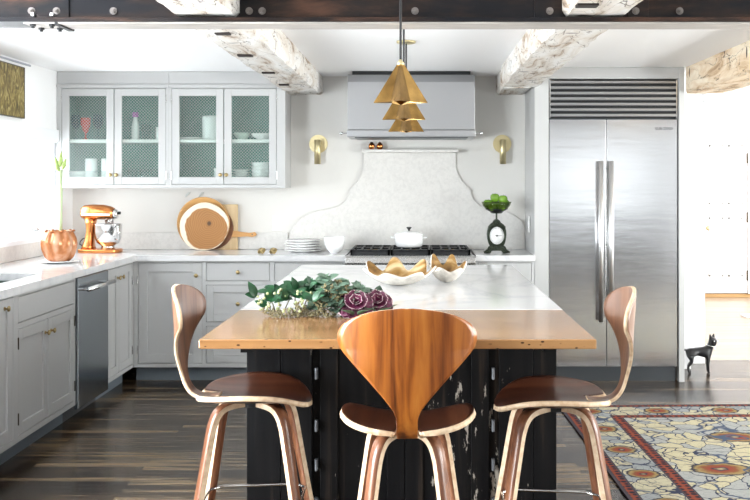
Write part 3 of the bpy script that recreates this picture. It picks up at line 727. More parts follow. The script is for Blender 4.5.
# marble backsplash: ogee slab behind the range, low strips elsewhere
YS = YB - 0.022; S_ = F / YS
prof = [(46, 152.6), (46, 167), (48, 174), (52, 181), (58, 187), (61.5, 190), (61, 194), (64, 200), (70, 205.5), (80, 208.5), (95, 211), (104, 215), (112, 221), (118, 228), (121, 236), (122, 245)]
def pp(dx, y): return (X(410 + dx, YS), Z(y, YS))
right = [pp(d_, y_) for d_, y_ in prof]; left = [pp(-d_, y_) for d_, y_ in prof]
XM = 0.826
poly = []
for p in right: poly.append((min(p[0], XM), p[1]))
poly = poly + [(poly[-1][0], CT + 0.001)] + [(left[-1][0], CT + 0.001)] + left[::-1]
r = thing('backsplash', 'white marble backsplash with ogee-curved shoulders rising behind the range', 'backsplash', (-0.05, YB - 0.01, CT))
m = MB(); m.prism(poly, YS, YB - 0.001, 'y'); m.build('ogee_slab', M['marbleb'], r, bevel=0.002, segs=1)
m = MB(); m.box(X(362, 7.28), 7.25, right[0][1], X(458.5, 7.28), YB - 0.001, right[0][1] + 0.022); m.build('ledge', M['marbleb'], r, bevel=0.004)
zt = CT + 0.13
o = MB().box(XL + 0.021, YB - 0.02, CT + 0.001, left[-1][0] - 0.001, YB - 0.001, zt).build('backsplash', M['marbleb'], bevel=0.002); tag(o, 'low marble backsplash strip along the back wall behind mixer and boards', 'backsplash')
o = MB().box(XL + 0.001, 3.86, CT + 0.001, XL + 0.02, YB - 0.001, 0.998).build('backsplash', M['marbleb'], bevel=0.002); tag(o, 'low marble backsplash strip under the left window', 'backsplash')

# ------------------------------------------------------------------ wall cabinets
def wall_cabinet(label, u0, u1, doors):
    r = thing('wall_cabinet', label, 'cabinet', ((u0 + u1) / 2, 7.2, 1.366), 'glass-front wall cabinets')
    m = MB(); t = 0.018; y0 = 7.03 + 0.0; z0, z1 = 1.366, 2.130
    # carcass: sides, top, bottom painted outside; back lined in green
    for a, b_, c, d_ in cells([(q[0], q[1], 1.39, 2.097) for q in doors], u0, u1, z0, z1): U.box(m, a, b_, -0.021, 0, c, d_)
    m.box(u0, 7.052, z0, u0 + t, YB - 0.002, z1); m.box(u1 - t, 7.052, z0, u1, YB - 0.002, z1)
    m.box(u0 + t, 7.052, z0, u1 - t, YB - 0.002, 1.392); m.box(u0 + t, 7.052, z1 - t, u1 - t, YB - 0.002, z1)
    m.build('cabinet_body', M['paint'], r)
    m = MB(); m.box(u0 + t, YB - 0.012, 1.392, u1 - t, YB - 0.003, z1 - t); m.box(u0 + t, 7.06, 1.392, u0 + t + 0.003, YB - 0.012, z1 - t); m.box(u1 - t - 0.003, 7.06, 1.392, u1 - t, YB - 0.012, z1 - t)
    m.build('lining', M['paint_in'], r)
    m = MB(); m.box(u0 + t + 0.003, 7.07, 1.700, u1 - t - 0.003, YB - 0.013, 1.724); m.build('shelf', M['cream'], r)
    m = MB(); U.box(m, u0, u1 + 0.0, -0.02, 0.012, 2.105, 2.120); U.box(m, u0, u1, -0.30, 0.0, 2.131, ZC - 0.001); m.build('frieze', M['paint'], r, bevel=0.002)
    for i, q in enumerate(doors):
        kx = q[1] - 0.022 if i == 0 else q[0] + 0.022
        hx = q[0] - 0.003 if i == 0 else q[1] + 0.003
        front(U, r, 'door', q[0], q[1], 1.39, 2.097, knob=(kx, 1.462), st=0.053, glass=True, hinge=[(hx, 2.02), (hx, 1.46)])
    return r
wall_cabinet('grey wall cabinet with two wire-mesh glass doors in the corner by the window', XL + 0.003, -1.818, [(-2.603, -2.219), (-2.219, -1.838)])
wall_cabinet('grey wall cabinet with two wire-mesh glass doors next to the whitewashed beam', -1.817, -0.966, [(-1.797, -1.415), (-1.415, -1.028)])

# contents of the wall cabinets
ZB, ZS = 1.392, 1.724
def lathe_thing(name, label, cat, prof, x, y, z, mat, group=None, n=28):
    o = MB().lathe(prof, (x, y, z), n).build(name, mat, base=(x, y, z)); return tag(o, label, cat, group)
cup = [(0.001, 0), (0.026, 0), (0.03, 0.01), (0.038, 0.05), (0.040, 0.10), (0.037, 0.10), (0.034, 0.05), (0.024, 0.012), (0.001, 0.010)]
tumbler = [(0.001, 0), (0.03, 0), (0.036, 0.115), (0.034, 0.115), (0.028, 0.006), (0.001, 0.006)]
wine = [(0.001, 0), (0.032, 0.0), (0.03, 0.004), (0.005, 0.010), (0.0045, 0.075), (0.02, 0.09), (0.036, 0.12), (0.038, 0.16), (0.032, 0.19), (0.030, 0.19), (0.036, 0.16), (0.034, 0.122), (0.018, 0.093), (0.001, 0.085)]
tulip = [(0.001, 0), (0.028, 0), (0.024, 0.005), (0.006, 0.012), (0.006, 0.05), (0.022, 0.07), (0.036, 0.12), (0.036, 0.165), (0.034, 0.165), (0.033, 0.12), (0.018, 0.075), (0.001, 0.066)]
bowl = [(0.001, 0), (0.035, 0), (0.036, 0.008), (0.062, 0.035), (0.072, 0.068), (0.069, 0.068), (0.058, 0.038), (0.033, 0.013), (0.001, 0.012)]
mug = [(0.001, 0), (0.042, 0), (0.044, 0.005), (0.044, 0.095), (0.041, 0.095), (0.040, 0.008), (0.001, 0.008)]
cani = [(0.001, 0), (0.062, 0), (0.068, 0.01), (0.070, 0.16), (0.066, 0.178), (0.001, 0.184)]
plate = [(0.001, 0), (0.06, 0), (0.065, 0.004), (0.105, 0.014), (0.105, 0.018), (0.062, 0.008), (0.001, 0.008)]
lathe_thing('wine_glass', 'red goblet on the upper shelf behind the leftmost cabinet door', 'glass', tulip, -2.475, 7.17, ZS, M['red'])
lathe_thing('wine_glass', 'blue-tinted goblet at the left edge of the upper shelf, beside the red one', 'glass', wine, -2.565, 7.22, ZS, M['glassb'], 'goblets on the upper shelf')
lathe_thing('wine_glass', 'blue-tinted goblet on the upper shelf just right of the red goblet', 'glass', wine, -2.385, 7.18, ZS, M['glassb'], 'goblets on the upper shelf')
lathe_thing('wine_glass', 'blue-tinted goblet on the upper shelf, right one behind the leftmost door', 'glass', wine, -2.300, 7.22, ZS, M['glassb'], 'goblets on the upper shelf')
t_ = thing('bottle', 'slim pale bottle with a purple cap on the upper shelf of the corner cabinet', 'bottle', (-2.10, 7.16, ZS))
MB().lathe([(0.001, 0), (0.026, 0), (0.028, 0.01), (0.028, 0.10), (0.018, 0.15), (0.012, 0.17), (0.001, 0.17)], (-2.10, 7.16, ZS), 20).build('bottle_body', M['cream'], t_)
MB().cyl((-2.10, 7.16, ZS + 0.17), (-2.10, 7.16, ZS + 0.205), 0.022, 16).build('cap', M['purple'], t_)
lathe_thing('glass_tumbler', 'clear tumbler on the upper shelf right of the purple-capped bottle', 'glass', tumbler, -2.02, 7.16, ZS, M['glass'])
lathe_thing('mug', 'white mug on the upper shelf at the right end of the corner cabinet', 'mug', mug, -1.905, 7.16, ZS, M['white'])
lathe_thing('canister', 'plain white canister on the upper shelf, centre cabinet door', 'canister', cani, -1.535, 7.17, ZS, M['white'])
o = lathe_thing('plate', 'flat white plate lying on the upper shelf left of the white canister', 'plate', plate, -1.69, 7.2, ZS, M['cream'])
k = 0
def rows(name, cat, prof, spots, mat, z, labels, group):
    for (x_, y_, dz), lb in zip(spots, labels): lathe_thing(name, lb, cat, prof, x_, y_, z + dz, mat, group)
# lower shelf of corner cabinet: bowls and mugs
rows('bowl', 'bowl', bowl, [(-2.53, 7.17, 0), (-2.53, 7.17, 0.03)], M['white'], ZB, ['lower of two white bowls at the bottom left of the corner cabinet', 'upper of two white bowls at the bottom left of the corner cabinet'], 'bowls in the corner cabinet')
rows('mug', 'mug', mug, [(-2.43, 7.16, 0), (-2.43, 7.16, 0.097), (-2.31, 7.16, 0), (-2.31, 7.16, 0.097)], M['white'], ZB,
     ['white mug standing on the cabinet floor, middle of the leftmost door', 'white mug stacked on another, middle of the leftmost door', 'white mug standing on the cabinet floor, right side of the leftmost door', 'white mug stacked on another, right side of the leftmost door'], 'mugs in the corner cabinet')
rows('glass_tumbler', 'glass', tumbler, [(-2.12, 7.15, 0), (-2.035, 7.17, 0), (-1.95, 7.15, 0)], M['glass'], ZB,
     ['clear tumbler on the cabinet floor behind the second door, leftmost of three', 'clear tumbler on the cabinet floor behind the second door, middle of three', 'clear tumbler on the cabinet floor behind the second door, rightmost of three'], 'tumblers in the corner cabinet')
def ORD(i, n): return 'bottom ' if i == 0 else 'topmost ' if i == n - 1 else ['', 'second-lowest ', 'third-lowest ', 'fourth-lowest ', 'fifth-lowest '][i]
for i in range(6):
    o = lathe_thing('saucer', ORD(i, 6) + 'saucer in the white stack beside the bowls in the right cabinet', 'plate', [(r_ * 0.62, z_) for r_, z_ in plate], -1.315, 7.17, ZB + i * 0.0185, M['cream'], 'saucer stack in the right cabinet')
for i in range(4):
    lathe_thing('bowl', ORD(i, 4) + 'bowl in the white nested stack at the lower right of the right cabinet', 'bowl', [(r_ * 1.15, z_) for r_, z_ in bowl], -1.155, 7.17, ZB + 0.018 + i * 0.026, M['white'], 'bowl stack in the right cabinet')
lathe_thing('plate', 'white plate under the nested bowls at the lower right of the right cabinet', 'plate', [(r_ * 0.95, z_) for r_, z_ in plate], -1.155, 7.17, ZB, M['white'])
lathe_thing('bowl', 'shallow white bowl on the upper shelf behind the rightmost cabinet door', 'bowl', [(r_ * 1.25, z_ * 0.7) for r_, z_ in bowl], -1.15, 7.17, ZS, M['white'])
lathe_thing('bowl', 'shallow pale green bowl on the upper shelf left of the shallow white bowl', 'bowl', [(r_ * 0.85, z_ * 0.8) for r_, z_ in bowl], -1.31, 7.19, ZS, simple('pale_green_glaze', (0.55, 0.66, 0.58), 0.3))
lathe_thing('pitcher', 'white creamer at the lower right behind the third cabinet door', 'pitcher', [(0.001, 0), (0.03, 0), (0.045, 0.04), (0.035, 0.09), (0.04, 0.12), (0.037, 0.12), (0.032, 0.09), (0.04, 0.04), (0.001, 0.006)], -1.475, 7.15, ZB, M['white'])

# ------------------------------------------------------------------ sconces
def sconce(px, label):
    x = X(px, YB); z = Z(144, YB)
    r = thing('wall_sconce', label, 'lamp', (x, YB, z), 'brass wall sconces')
    m = MB(); m.cyl((x, YB - 0.001, z), (x, YB - 0.016, z), 0.070, 40); m.build('backplate', M['brassp'], r, bevel=0.003)
    m = MB(); m.cyl((x, YB - 0.016, z - 0.02), (x, YB - 0.06, z - 0.02), 0.009, 12); m.build('arm', M['brassp'], r)
    m = MB(); m.lathe([(0.001, 0.03), (0.019, 0.03), (0.024, 0.026), (0.024, -0.155), (0.021, -0.155), (0.021, -0.02), (0.001, -0.02)], (x, YB - 0.075, z), 28); m.build('lamp_shade', M['brassp'], r)
sconce(318.5, 'small pale brass wall sconce with down-pointing tube left of the range hood')
sconce(502.0, 'small pale brass wall sconce with down-pointing tube right of the range hood, above the scale')

# ------------------------------------------------------------------ hood and range
r = thing('range_hood', 'stainless steel range hood box mounted up against the ceiling', 'range hood', (-0.03, 7.15, 1.73))
yh = 6.95; x0, x1 = X(347.5, yh), X(475.0, yh)
zb = Z(137, yh)
m = MB(); m.prism([(yh + 0.0, zb + 0.052), (yh, ZC - 0.085), (yh + 0.045, ZC - 0.028), (YB - 0.002, ZC - 0.028), (YB - 0.002, zb + 0.052)], x0, x1, 'x'); m.build('canopy', M['steelh'], r, bevel=0.003)
m = MB(); m.box(x0 + 0.03, yh + 0.06, ZC - 0.028, x1 - 0.03, YB - 0.002, ZC - 0.001); m.build('ceiling_gap_shade', M['blackiron'], r)  # black block standing in for the shaded gap under the ceiling
m = MB(); m.box(x0 - 0.004, yh - 0.012, zb, x1 + 0.004, YB - 0.002, zb + 0.050); m.build('bottom_lip', M['steelh'], r, bevel=0.004)
m = MB(); m.box(x0 + 0.05, yh + 0.03, zb - 0.006, x1 - 0.05, YB - 0.05, zb - 0.0005); m.build('filter', M['darksteel'], r)
for sx in (-1, 1):
    xx = x0 - 0.004 if sx < 0 else x1 + 0.004
    m = MB(); m.cyl((xx, yh + 0.02, zb + 0.028), (xx + sx * 0.035, yh + 0.02, zb + 0.028), 0.006, 10); m.ball((xx + sx * 0.042, yh + 0.02, zb + 0.028), 0.013); m.build('rail_knob', M['chrome'], r)

r = thing('gas_range', 'stainless steel gas range with black grates built in between the counters', 'range', (-0.045, 7.0, 0))
x0, x1 = -0.498, 0.405; yf = 6.64
m = MB(); m.box(x0, yf + 0.03, 0.08, x1, YS - 0.01, 0.885); m.build('oven_body', M['steelh'], r, bevel=0.003)
m = MB(); m.prism([(yf + 0.03, 0.79), (yf + 0.004, 0.80), (yf - 0.01, 0.85), (yf, 0.885), (yf + 0.03, 0.895), (yf + 0.12, 0.895), (yf + 0.12, 0.79)], x0, x1, 'x'); m.build('bullnose', M['steel'], r, bevel=0.003)
m = MB(); m.box(x0 + 0.004, yf + 0.01, 0.70, x1 - 0.004, yf + 0.03, 0.80); m.build('control_panel', M['darksteel'], r)
for i in range(9):
    kx = x0 + 0.06 + i * (x1 - x0 - 0.12) / 8
    m = MB(); m.cyl((kx, yf + 0.01, 0.755), (kx, yf - 0.03, 0.755), 0.021, 18, 0.018); m.build('control_knob', M['chrome'] if i % 2 else M['blackiron'], r)
m = MB(); m.box(x0 + 0.03, yf + 0.012, 0.17, x1 - 0.03, yf + 0.03, 0.66); m.build('oven_door', M['steelh'], r, bevel=0.004)
m = MB(); m.tube([(x0 + 0.07, yf - 0.035, 0.62), (x1 - 0.07, yf - 0.035, 0.62)], 0.013, 12); m.cyl((x0 + 0.1, yf - 0.035, 0.62), (x0 + 0.1, yf + 0.014, 0.62), 0.008); m.cyl((x1 - 0.1, yf - 0.035, 0.62), (x1 - 0.1, yf + 0.014, 0.62), 0.008); m.build('oven_handle', M['chrome'], r)
for i in range(2):
    xx = x0 + 0.08 + i * (x1 - x0 - 0.16); m = MB(); m.cyl((xx, yf + 0.1, 0), (xx, yf + 0.1, 0.08), 0.02); m.cyl((xx, 7.2, 0), (xx, 7.2, 0.08), 0.02); m.build('foot', M['darksteel'], r)
m = MB(); m.box(x0 + 0.02, yf + 0.12, 0.885, x1 - 0.02, YS - 0.02, 0.893); m.build('cooktop_pan', M['blackiron'], r)
gz0, gz1 = 0.893, 0.932; gw = (x1 - x0 - 0.05) / 3; GY0, GY1 = yf + 0.13, YS - 0.05
for i in range(3):
    m = MB(); gx0 = x0 + 0.025 + i * gw + 0.004; gx1 = gx0 + gw - 0.008
    for yy in (GY0, (GY0 + GY1) / 2 - 0.007, GY1 - 0.014): m.box(gx0, yy, gz1 - 0.014, gx1, yy + 0.014, gz1)
    for xx in (gx0, (gx0 + gx1) / 2 - 0.006, gx1 - 0.012, gx0 + gw * 0.24, gx0 + gw * 0.72): m.box(xx, GY0, gz1 - 0.014, xx + 0.012, GY1, gz1)
    for xx in (gx0, gx1 - 0.014):
        for yy in (GY0, GY1 - 0.014): m.box(xx, yy, gz0, xx + 0.014, yy + 0.014, gz1)
    m.box(gx0, GY0, gz0, gx1, GY0 + 0.006, gz1 - 0.01)
    m.build('grate', M['blackiron'], r)
    for yy in (GY0 + 0.14, GY1 - 0.14): MB().lathe([(0.001, 0.022), (0.035, 0.02), (0.045, 0.008), (0.045, 0.0)], ((gx0 + gx1) / 2, yy, gz0), 20).build('burner', M['brass'], r)
# dutch oven
cx, cy, cz = X(409, 7.08), 7.08, gz1
r = thing('dutch_oven', 'white lidded round pot with black knob standing on the range', 'pot', (cx, cy, cz))
MB().lathe([(0.001, 0), (0.085, 0), (0.098, 0.008), (0.104, 0.03), (0.107, 0.085), (0.105, 0.086), (0.10, 0.03), (0.001, 0.01)], (cx, cy, cz), 40).build('pot_body', M['white'], r)
MB().lathe([(0.109, 0.086), (0.109, 0.092), (0.095, 0.102), (0.05, 0.115), (0.012, 0.119), (0.001, 0.119)], (cx, cy, cz), 40).build('lid', M['white'], r)
MB().lathe([(0.006, 0.118), (0.007, 0.126), (0.019, 0.140), (0.019, 0.146), (0.001, 0.147)], (cx, cy, cz), 20).build('lid_knob', M['blackiron'], r)
for s in (-1, 1):
    MB().tube([(cx + s * 0.100, cy - 0.03, cz + 0.066), (cx + s * 0.128, cy - 0.02, cz + 0.07), (cx + s * 0.134, cy, cz + 0.07), (cx + s * 0.128, cy + 0.02, cz + 0.07), (cx + s * 0.100, cy + 0.03, cz + 0.066)], 0.006, 8).build('handle', M['white'], r)
# copper shakers on the marble ledge
zl = right[0][1] + 0.022
for px, lb in ((371.7, 'copper salt shaker on the marble ledge, the left one'), (379.8, 'copper pepper shaker on the marble ledge, the right one')):
    x = X(px, 7.30)
    r = thing('shaker', lb, 'shaker', (x, 7.30, zl), 'copper shakers')
    MB().lathe([(0.001, 0), (0.014, 0), (0.022, 0.012), (0.025, 0.026), (0.021, 0.042), (0.012, 0.050)], (x, 7.30, zl), 20).build('shaker_body', M['copper'], r)
    MB().lathe([(0.012, 0.050), (0.011, 0.056), (0.001, 0.060)], (x, 7.30, zl), 16).build('cap', M['bronze'], r)
# plates / bowls left of the range
px0 = X(302, 7.05)
for i in range(5):
    tag(MB().lathe([(r_ * (1.28 - i * 0.02), z_) for r_, z_ in plate], (px0 + 0.006 * math.sin(i * 2), 7.08, CT + i * 0.0185), 40).build('plate', M['white'], base=(px0, 7.08, CT + i * 0.0185)), ORD(i, 5) + 'plate in the white stack on the back counter left of the range', 'plate', 'dinner plates on the back counter')
bx_ = X(317, 7.16)
tag(MB().lathe([(0.001, 0), (0.04, 0), (0.041, 0.008), (0.072, 0.05), (0.08, 0.085), (0.077, 0.085), (0.066, 0.05), (0.036, 0.012), (0.001, 0.012)], (X(321.5, 7.255), 7.255, CT), 32).build('bowl', M['cream'], base=(X(321.5, 7.255), 7.255, CT)), 'grey-white bowl half hidden between the plate stack and the tall white bowl', 'bowl')
tag(MB().lathe([(0.001, 0), (0.034, 0), (0.036, 0.006), (0.06, 0.03), (0.075, 0.075), (0.078, 0.118), (0.074, 0.118), (0.070, 0.075), (0.055, 0.034), (0.001, 0.014)], (X(334.5, 6.98), 6.98, CT), 36).build('bowl', M['white'], base=(X(334.5, 6.98), 6.98, CT)), 'tall white bowl on the back counter beside the left edge of the range', 'bowl')
# small brass napkin-ring like pieces
for px, lb in ((261.5, 'tiny gold knot ornament on the back counter, the left one'), (273, 'tiny gold knot ornament on the back counter, the right one')):
    m = MB(); x = X(px, 6.87); y = 6.87
    m.tube([(x + 0.019 * math.cos(a) * (1 + 0.3 * math.sin(3 * a)), y + 0.019 * math.sin(a), CT + 0.022 + 0.014 * math.sin(2 * a)) for a in [2 * PI * i / 24 for i in range(24)]], 0.007, 8, closed=True)
    m.tube([(x + 0.014 * math.cos(a), y + 0.008 * math.sin(2 * a), CT + 0.024 + 0.016 * math.sin(a)) for a in [2 * PI * i / 24 for i in range(24)]], 0.006, 8, closed=True)
    zmin = min(p[2] for p in m.v); m.v = [(p[0], p[1], p[2] - zmin + CT + 0.0002) for p in m.v]
    tag(m.build('knot_ornament', M['brass']), lb, 'ornament', 'gold knot ornaments')
# outlet covers
def outlet(kind, x, y, z, label):
    r = thing('outlet_cover', label, 'outlet', (x, y, z), 'white outlet covers')
    m = MB(); q = MB()
    if kind == 'back': m.box(x - 0.037, y - 0.006, z - 0.06, x + 0.037, y - 0.001, z + 0.06); q.box(x - 0.017, y - 0.010, z - 0.034, x + 0.017, y - 0.006, z + 0.034)
    else: m.box(x - 0.006, y - 0.037, z - 0.06, x - 0.001, y + 0.037, z + 0.06); q.box(x - 0.010, y - 0.017, z - 0.034, x - 0.006, y + 0.017, z + 0.034)
    m.build('cover_plate', M['outlet'], r, bevel=0.002); q.build('rocker', M['white'], r, bevel=0.002)
outlet('back', X(277, YB), YB, Z(223, YB), 'white outlet plate on the back wall below the glass cabinets')
outlet('side', 0.826, 7.05, 1.10, 'white switch plate on the side of the refrigerator housing, right of the scale')

# ------------------------------------------------------------------ refrigerator
YFR = 6.80
xa, xb = X(548.5, YFR), X(677, YFR); xm = X(606, YFR)
ztf = Z(80, YFR)
r = thing('refrigerator_surround', 'pale grey built-in housing with side panels and top filler framing the refrigerator', 'cabinet', (1.35, 7.05, 0))
MB().box(0.828, YF, 0, xa - 0.004, YB - 0.002, ZC - 0.001).build('side_panel', M['paint'], r, bevel=0.002)
MB().box(xb + 0.004, YF, 0, 1.884, YB - 0.002, ZC - 0.001).build('side_panel', M['paint'], r, bevel=0.002)
MB().box(xa - 0.003, YF + 0.004, ztf + 0.006, xb + 0.003, YB - 0.002, ZC - 0.001).build('valance', M['paint'], r, bevel=0.002)
r = thing('refrigerator', 'tall stainless steel two-door refrigerator with louvred top grille', 'refrigerator', ((xa + xb) / 2, 7.0, 0))
zd1 = Z(118, YFR); zd0 = Z(366, YFR)
MB().box(xa + 0.002, YFR + 0.03, 0.03, xb - 0.002, YB - 0.01, ztf).build('housing', M['darksteel'], r)
fridge = simple('refrigerator_steel', (0.62, 0.62, 0.635), 0.19, 1.0, bump=0.2, bscale=1.0, stretch=(0.9, 1, 5.0), rnoise=0.02)
MB().box(xm - 0.0028, YFR - 0.017, zd0, xm + 0.0028, YFR + 0.029, zd1 - 0.012).build('door_gap_shade', M['cord'], r)  # black filler added so the gap between the doors reads as shaded
for (a, b_, hx) in ((xa + 0.004, xm - 0.003, X(600.5, YFR - 0.06)), (xm + 0.003, xb - 0.004, X(610.8, YFR - 0.06))):
    dr = MB().box(a, YFR - 0.02, zd0, b_, YFR + 0.028, zd1 - 0.012).build('door', fridge, r, bevel=0.0012)
    h1, h0 = Z(161, YFR - 0.07), Z(322, YFR - 0.07)
    m = MB(); m.tube([(hx, YFR - 0.078, h0), (hx, YFR - 0.078, h1)], 0.0165, 20); hd = m.build('handle', M['satin'], dr)
    m = MB()
    for hz in (h0 + 0.05, h1 - 0.05): m.cyl((hx, YFR - 0.02, hz), (hx, YFR - 0.07, hz), 0.009, 10)
    m.build('handle_bracket', M['chrome'], dr)
gr = MB(); gr.box(xa + 0.004, YFR + 0.0, zd1, xb - 0.004, YFR + 0.028, ztf); gr.build('grille_back', M['blackiron'], r)
zz0, zz1 = zd1 + 0.006, ztf - 0.004; n = 7; pitch = (zz1 - zz0) / 6.65
for i in range(n):
    z_ = zz1 - 0.0 - i * pitch
    if z_ - 0.022 < zd1: break
    m = MB(); m.prism([(YFR + 0.001, z_ - 0.022), (YFR - 0.018, z_ - 0.022), (YFR - 0.020, z_ - 0.020), (YFR - 0.020, z_ - 0.006), (YFR - 0.018, z_ - 0.003), (YFR + 0.001, z_ - 0.003)], xa + 0.012, xb - 0.012, 'x'); m.build('louver', M['louverm'], r)
m = MB(); m.box(xa + 0.004, YFR - 0.024, zd1, xa + 0.012, YFR + 0.001, ztf); m.box(xb - 0.012, YFR - 0.024, zd1, xb - 0.004, YFR + 0.001, ztf); m.build('grille_frame', M['chrome'], r)
m = MB(); m.box(xa + 0.01, YFR + 0.005, 0.0, xb - 0.01, YFR + 0.06, zd0 - 0.006); m.build('toe_grille', M['darksteel'], r)
cu = bpy.data.curves.new('badge', 'FONT'); cu.body = 'SUB-ZERO'; cu.size = 0.027; cu.extrude = 0.0008; cu.align_x = 'CENTER'; cu.materials.append(M['gap'])
tf = bpy.data.objects.new('badge_font', cu); COL.objects.link(tf)
tm = bpy.data.meshes.new_from_object(tf.evaluated_get(bpy.context.evaluated_depsgraph_get())); bpy.data.objects.remove(tf)
tx = bpy.data.objects.new('badge_lettering', tm); COL.objects.link(tx); tx.parent = r
tx.location = Vector((X(664, YFR - 0.02), YFR - 0.0215, Z(130, YFR))) - r.location; tx.rotation_euler = (PI / 2, 0, 0)

# ------------------------------------------------------------------ island
IX0, IX1, IY0, IYM, IY1, IZ = -0.68, 0.559, 2.985, 3.685, 5.66, 0.92
r = thing('kitchen_island', 'black distressed wooden island cabinet under marble and wood tops', 'island', (-0.06, 4.7, 0))
bx0, bx1, by0, by1 = -0.672, 0.551, 3.80, 5.62; bt = IZ - 0.045
m = MB(); m.box(bx0 + 0.02, by0 + 0.02, 0.02, bx1 - 0.02, by1, bt); m.build('core', M['blackpaint'], r)
# front: two wide corner boards and a pair of hinged doors between
ya = by0
S3 = F / by0
def ix(px): return (px - 417) / S3
m = MB(); m.box(bx0, ya - 0.012, 0, ix(281) - 0.001, by0 + 0.02, bt); m.box(ix(281) + 0.001, ya - 0.010, 0, ix(312), by0 + 0.02, bt); m.build('corner_post', M['blackpaint'], r, bevel=0.002)
m = MB(); m.box(ix(499), ya - 0.012, 0, ix(533) - 0.001, by0 + 0.02, bt); m.box(ix(533) + 0.001, ya - 0.010, 0, bx1, by0 + 0.02, bt); m.build('corner_post', M['blackpaint'], r, bevel=0.002)
for (a, b_) in ((ix(320), ix(405) - 0.002), (ix(405) + 0.002, ix(489))):
    m = MB(); n = 3
    m.box(a, ya + 0.004, 0.05, a + 0.07, by0 + 0.02, bt - 0.02); m.box(b_ - 0.07, ya + 0.004, 0.05, b_, by0 + 0.02, bt - 0.02)
    m.box(a + 0.07, ya + 0.004, bt - 0.10, b_ - 0.07, by0 + 0.02, bt - 0.02); m.box(a + 0.07, ya + 0.004, 0.05, b_ - 0.07, by0 + 0.02, 0.14)
    m.box(a + 0.07, ya + 0.012, 0.14, b_ - 0.07, by0 + 0.02, bt - 0.10)
    o = m.build('door', M['blackpaint'], r, bevel=0.002)
    hx = ix(316.5) if a < 0 and a < ix(350) else ix(493)
    for hz in (Z(373, by0), Z(425, by0), Z(464, by0), 0.14):
        q = MB(); q.cyl((hx, ya - 0.016, hz - 0.022), (hx, ya - 0.016, hz + 0.022), 0.005, 8); q.box(hx - 0.006, ya - 0.012, hz - 0.022, hx + 0.006, ya - 0.010 + 0.016, hz + 0.022); q.build('hinge', simple('old_hinge', (0.20, 0.21, 0.23), 0.4, 0.8), o)
# side boards
for (sx, nm) in ((bx0, -1), (bx1, 1)):
    m = MB(); k = 6
    for i in range(k):
        y0_ = by0 + 0.02 + (by1 - by0 - 0.02) * i / k; y1_ = by0 + 0.02 + (by1 - by0 - 0.02) * (i + 1) / k - 0.003
        m.box(sx if nm < 0 else sx - 0.02, y0_, 0, sx + 0.02 if nm < 0 else sx, y1_, bt)
    m.build('side_boards', M['blackpaint'], r, bevel=0.002)
MB().box(bx0 + 0.01, by0 - 0.005, bt, bx1 - 0.01, by1 - 0.02, IZ - 0.031).build('top_rail', M['blackpaint'], r)
# overhang brackets
for xx in (-0.55, 0.43):
    m = MB(); m.box(xx - 0.02, 3.10, IZ - 0.061, xx + 0.02, by0 - 0.0121, IZ - 0.0305); m.build('support_bar', M['blackpaint'], r)
m = MB(); m.box(IX0, IY0, IZ - 0.030, IX1, IYM - 0.002, IZ); o = m.build('island_top', M['islandtop'], bevel=0.004, base=((IX0 + IX1) / 2, (IY0 + IYM) / 2, IZ - 0.03)); tag(o, 'honey-coloured reclaimed wood slab with worm holes overhanging the stool side of the island', 'worktop')
m = MB(); m.box(IX0, IYM, IZ - 0.030, IX1, IY1, IZ + 0.0015); o = m.build('island_top', M['marble'], bevel=0.003); tag(o, 'glossy white marble slab on the rear part of the island', 'worktop')

# ------------------------------------------------------------------ stools (face +Y, origin at the floor below the seat centre)
def interp(tab, t):
    if t <= tab[0][0]: return tab[0][1]
    for (a, va), (b_, vb) in zip(tab, tab[1:]):
        if t <= b_: 
            k = (t - a) / (b_ - a); return va + (vb - va) * k
    return tab[-1][1]
def catmull(pts, n):
    out = []; P_ = [pts[0]] + list(pts) + [pts[-1]]
    for i in range(1, len(P_) - 2):
        for k in range(n):
            t = k / n; a, b_, c, d_ = [Vector(q) for q in P_[i - 1:i + 3]]
            out.append(0.5 * ((2 * b_) + (c - a) * t + (2 * a - 5 * b_ + 4 * c - d_) * t * t + (3 * b_ - a - 3 * c + d_) * t ** 3))
    out.append(Vector(pts[-1])); return out
def seat_z(x, y):
    z = 0.626 + 0.036 * min(1.2, abs(x) / 0.2) ** 2
    if y > 0.08: z -= 0.9 * (y - 0.08) ** 2 * 1.2
    if y < -0.06: z += 0.7 * (y + 0.06) ** 2 * (min(1, abs(x) / 0.05)) - 0.0
    return z
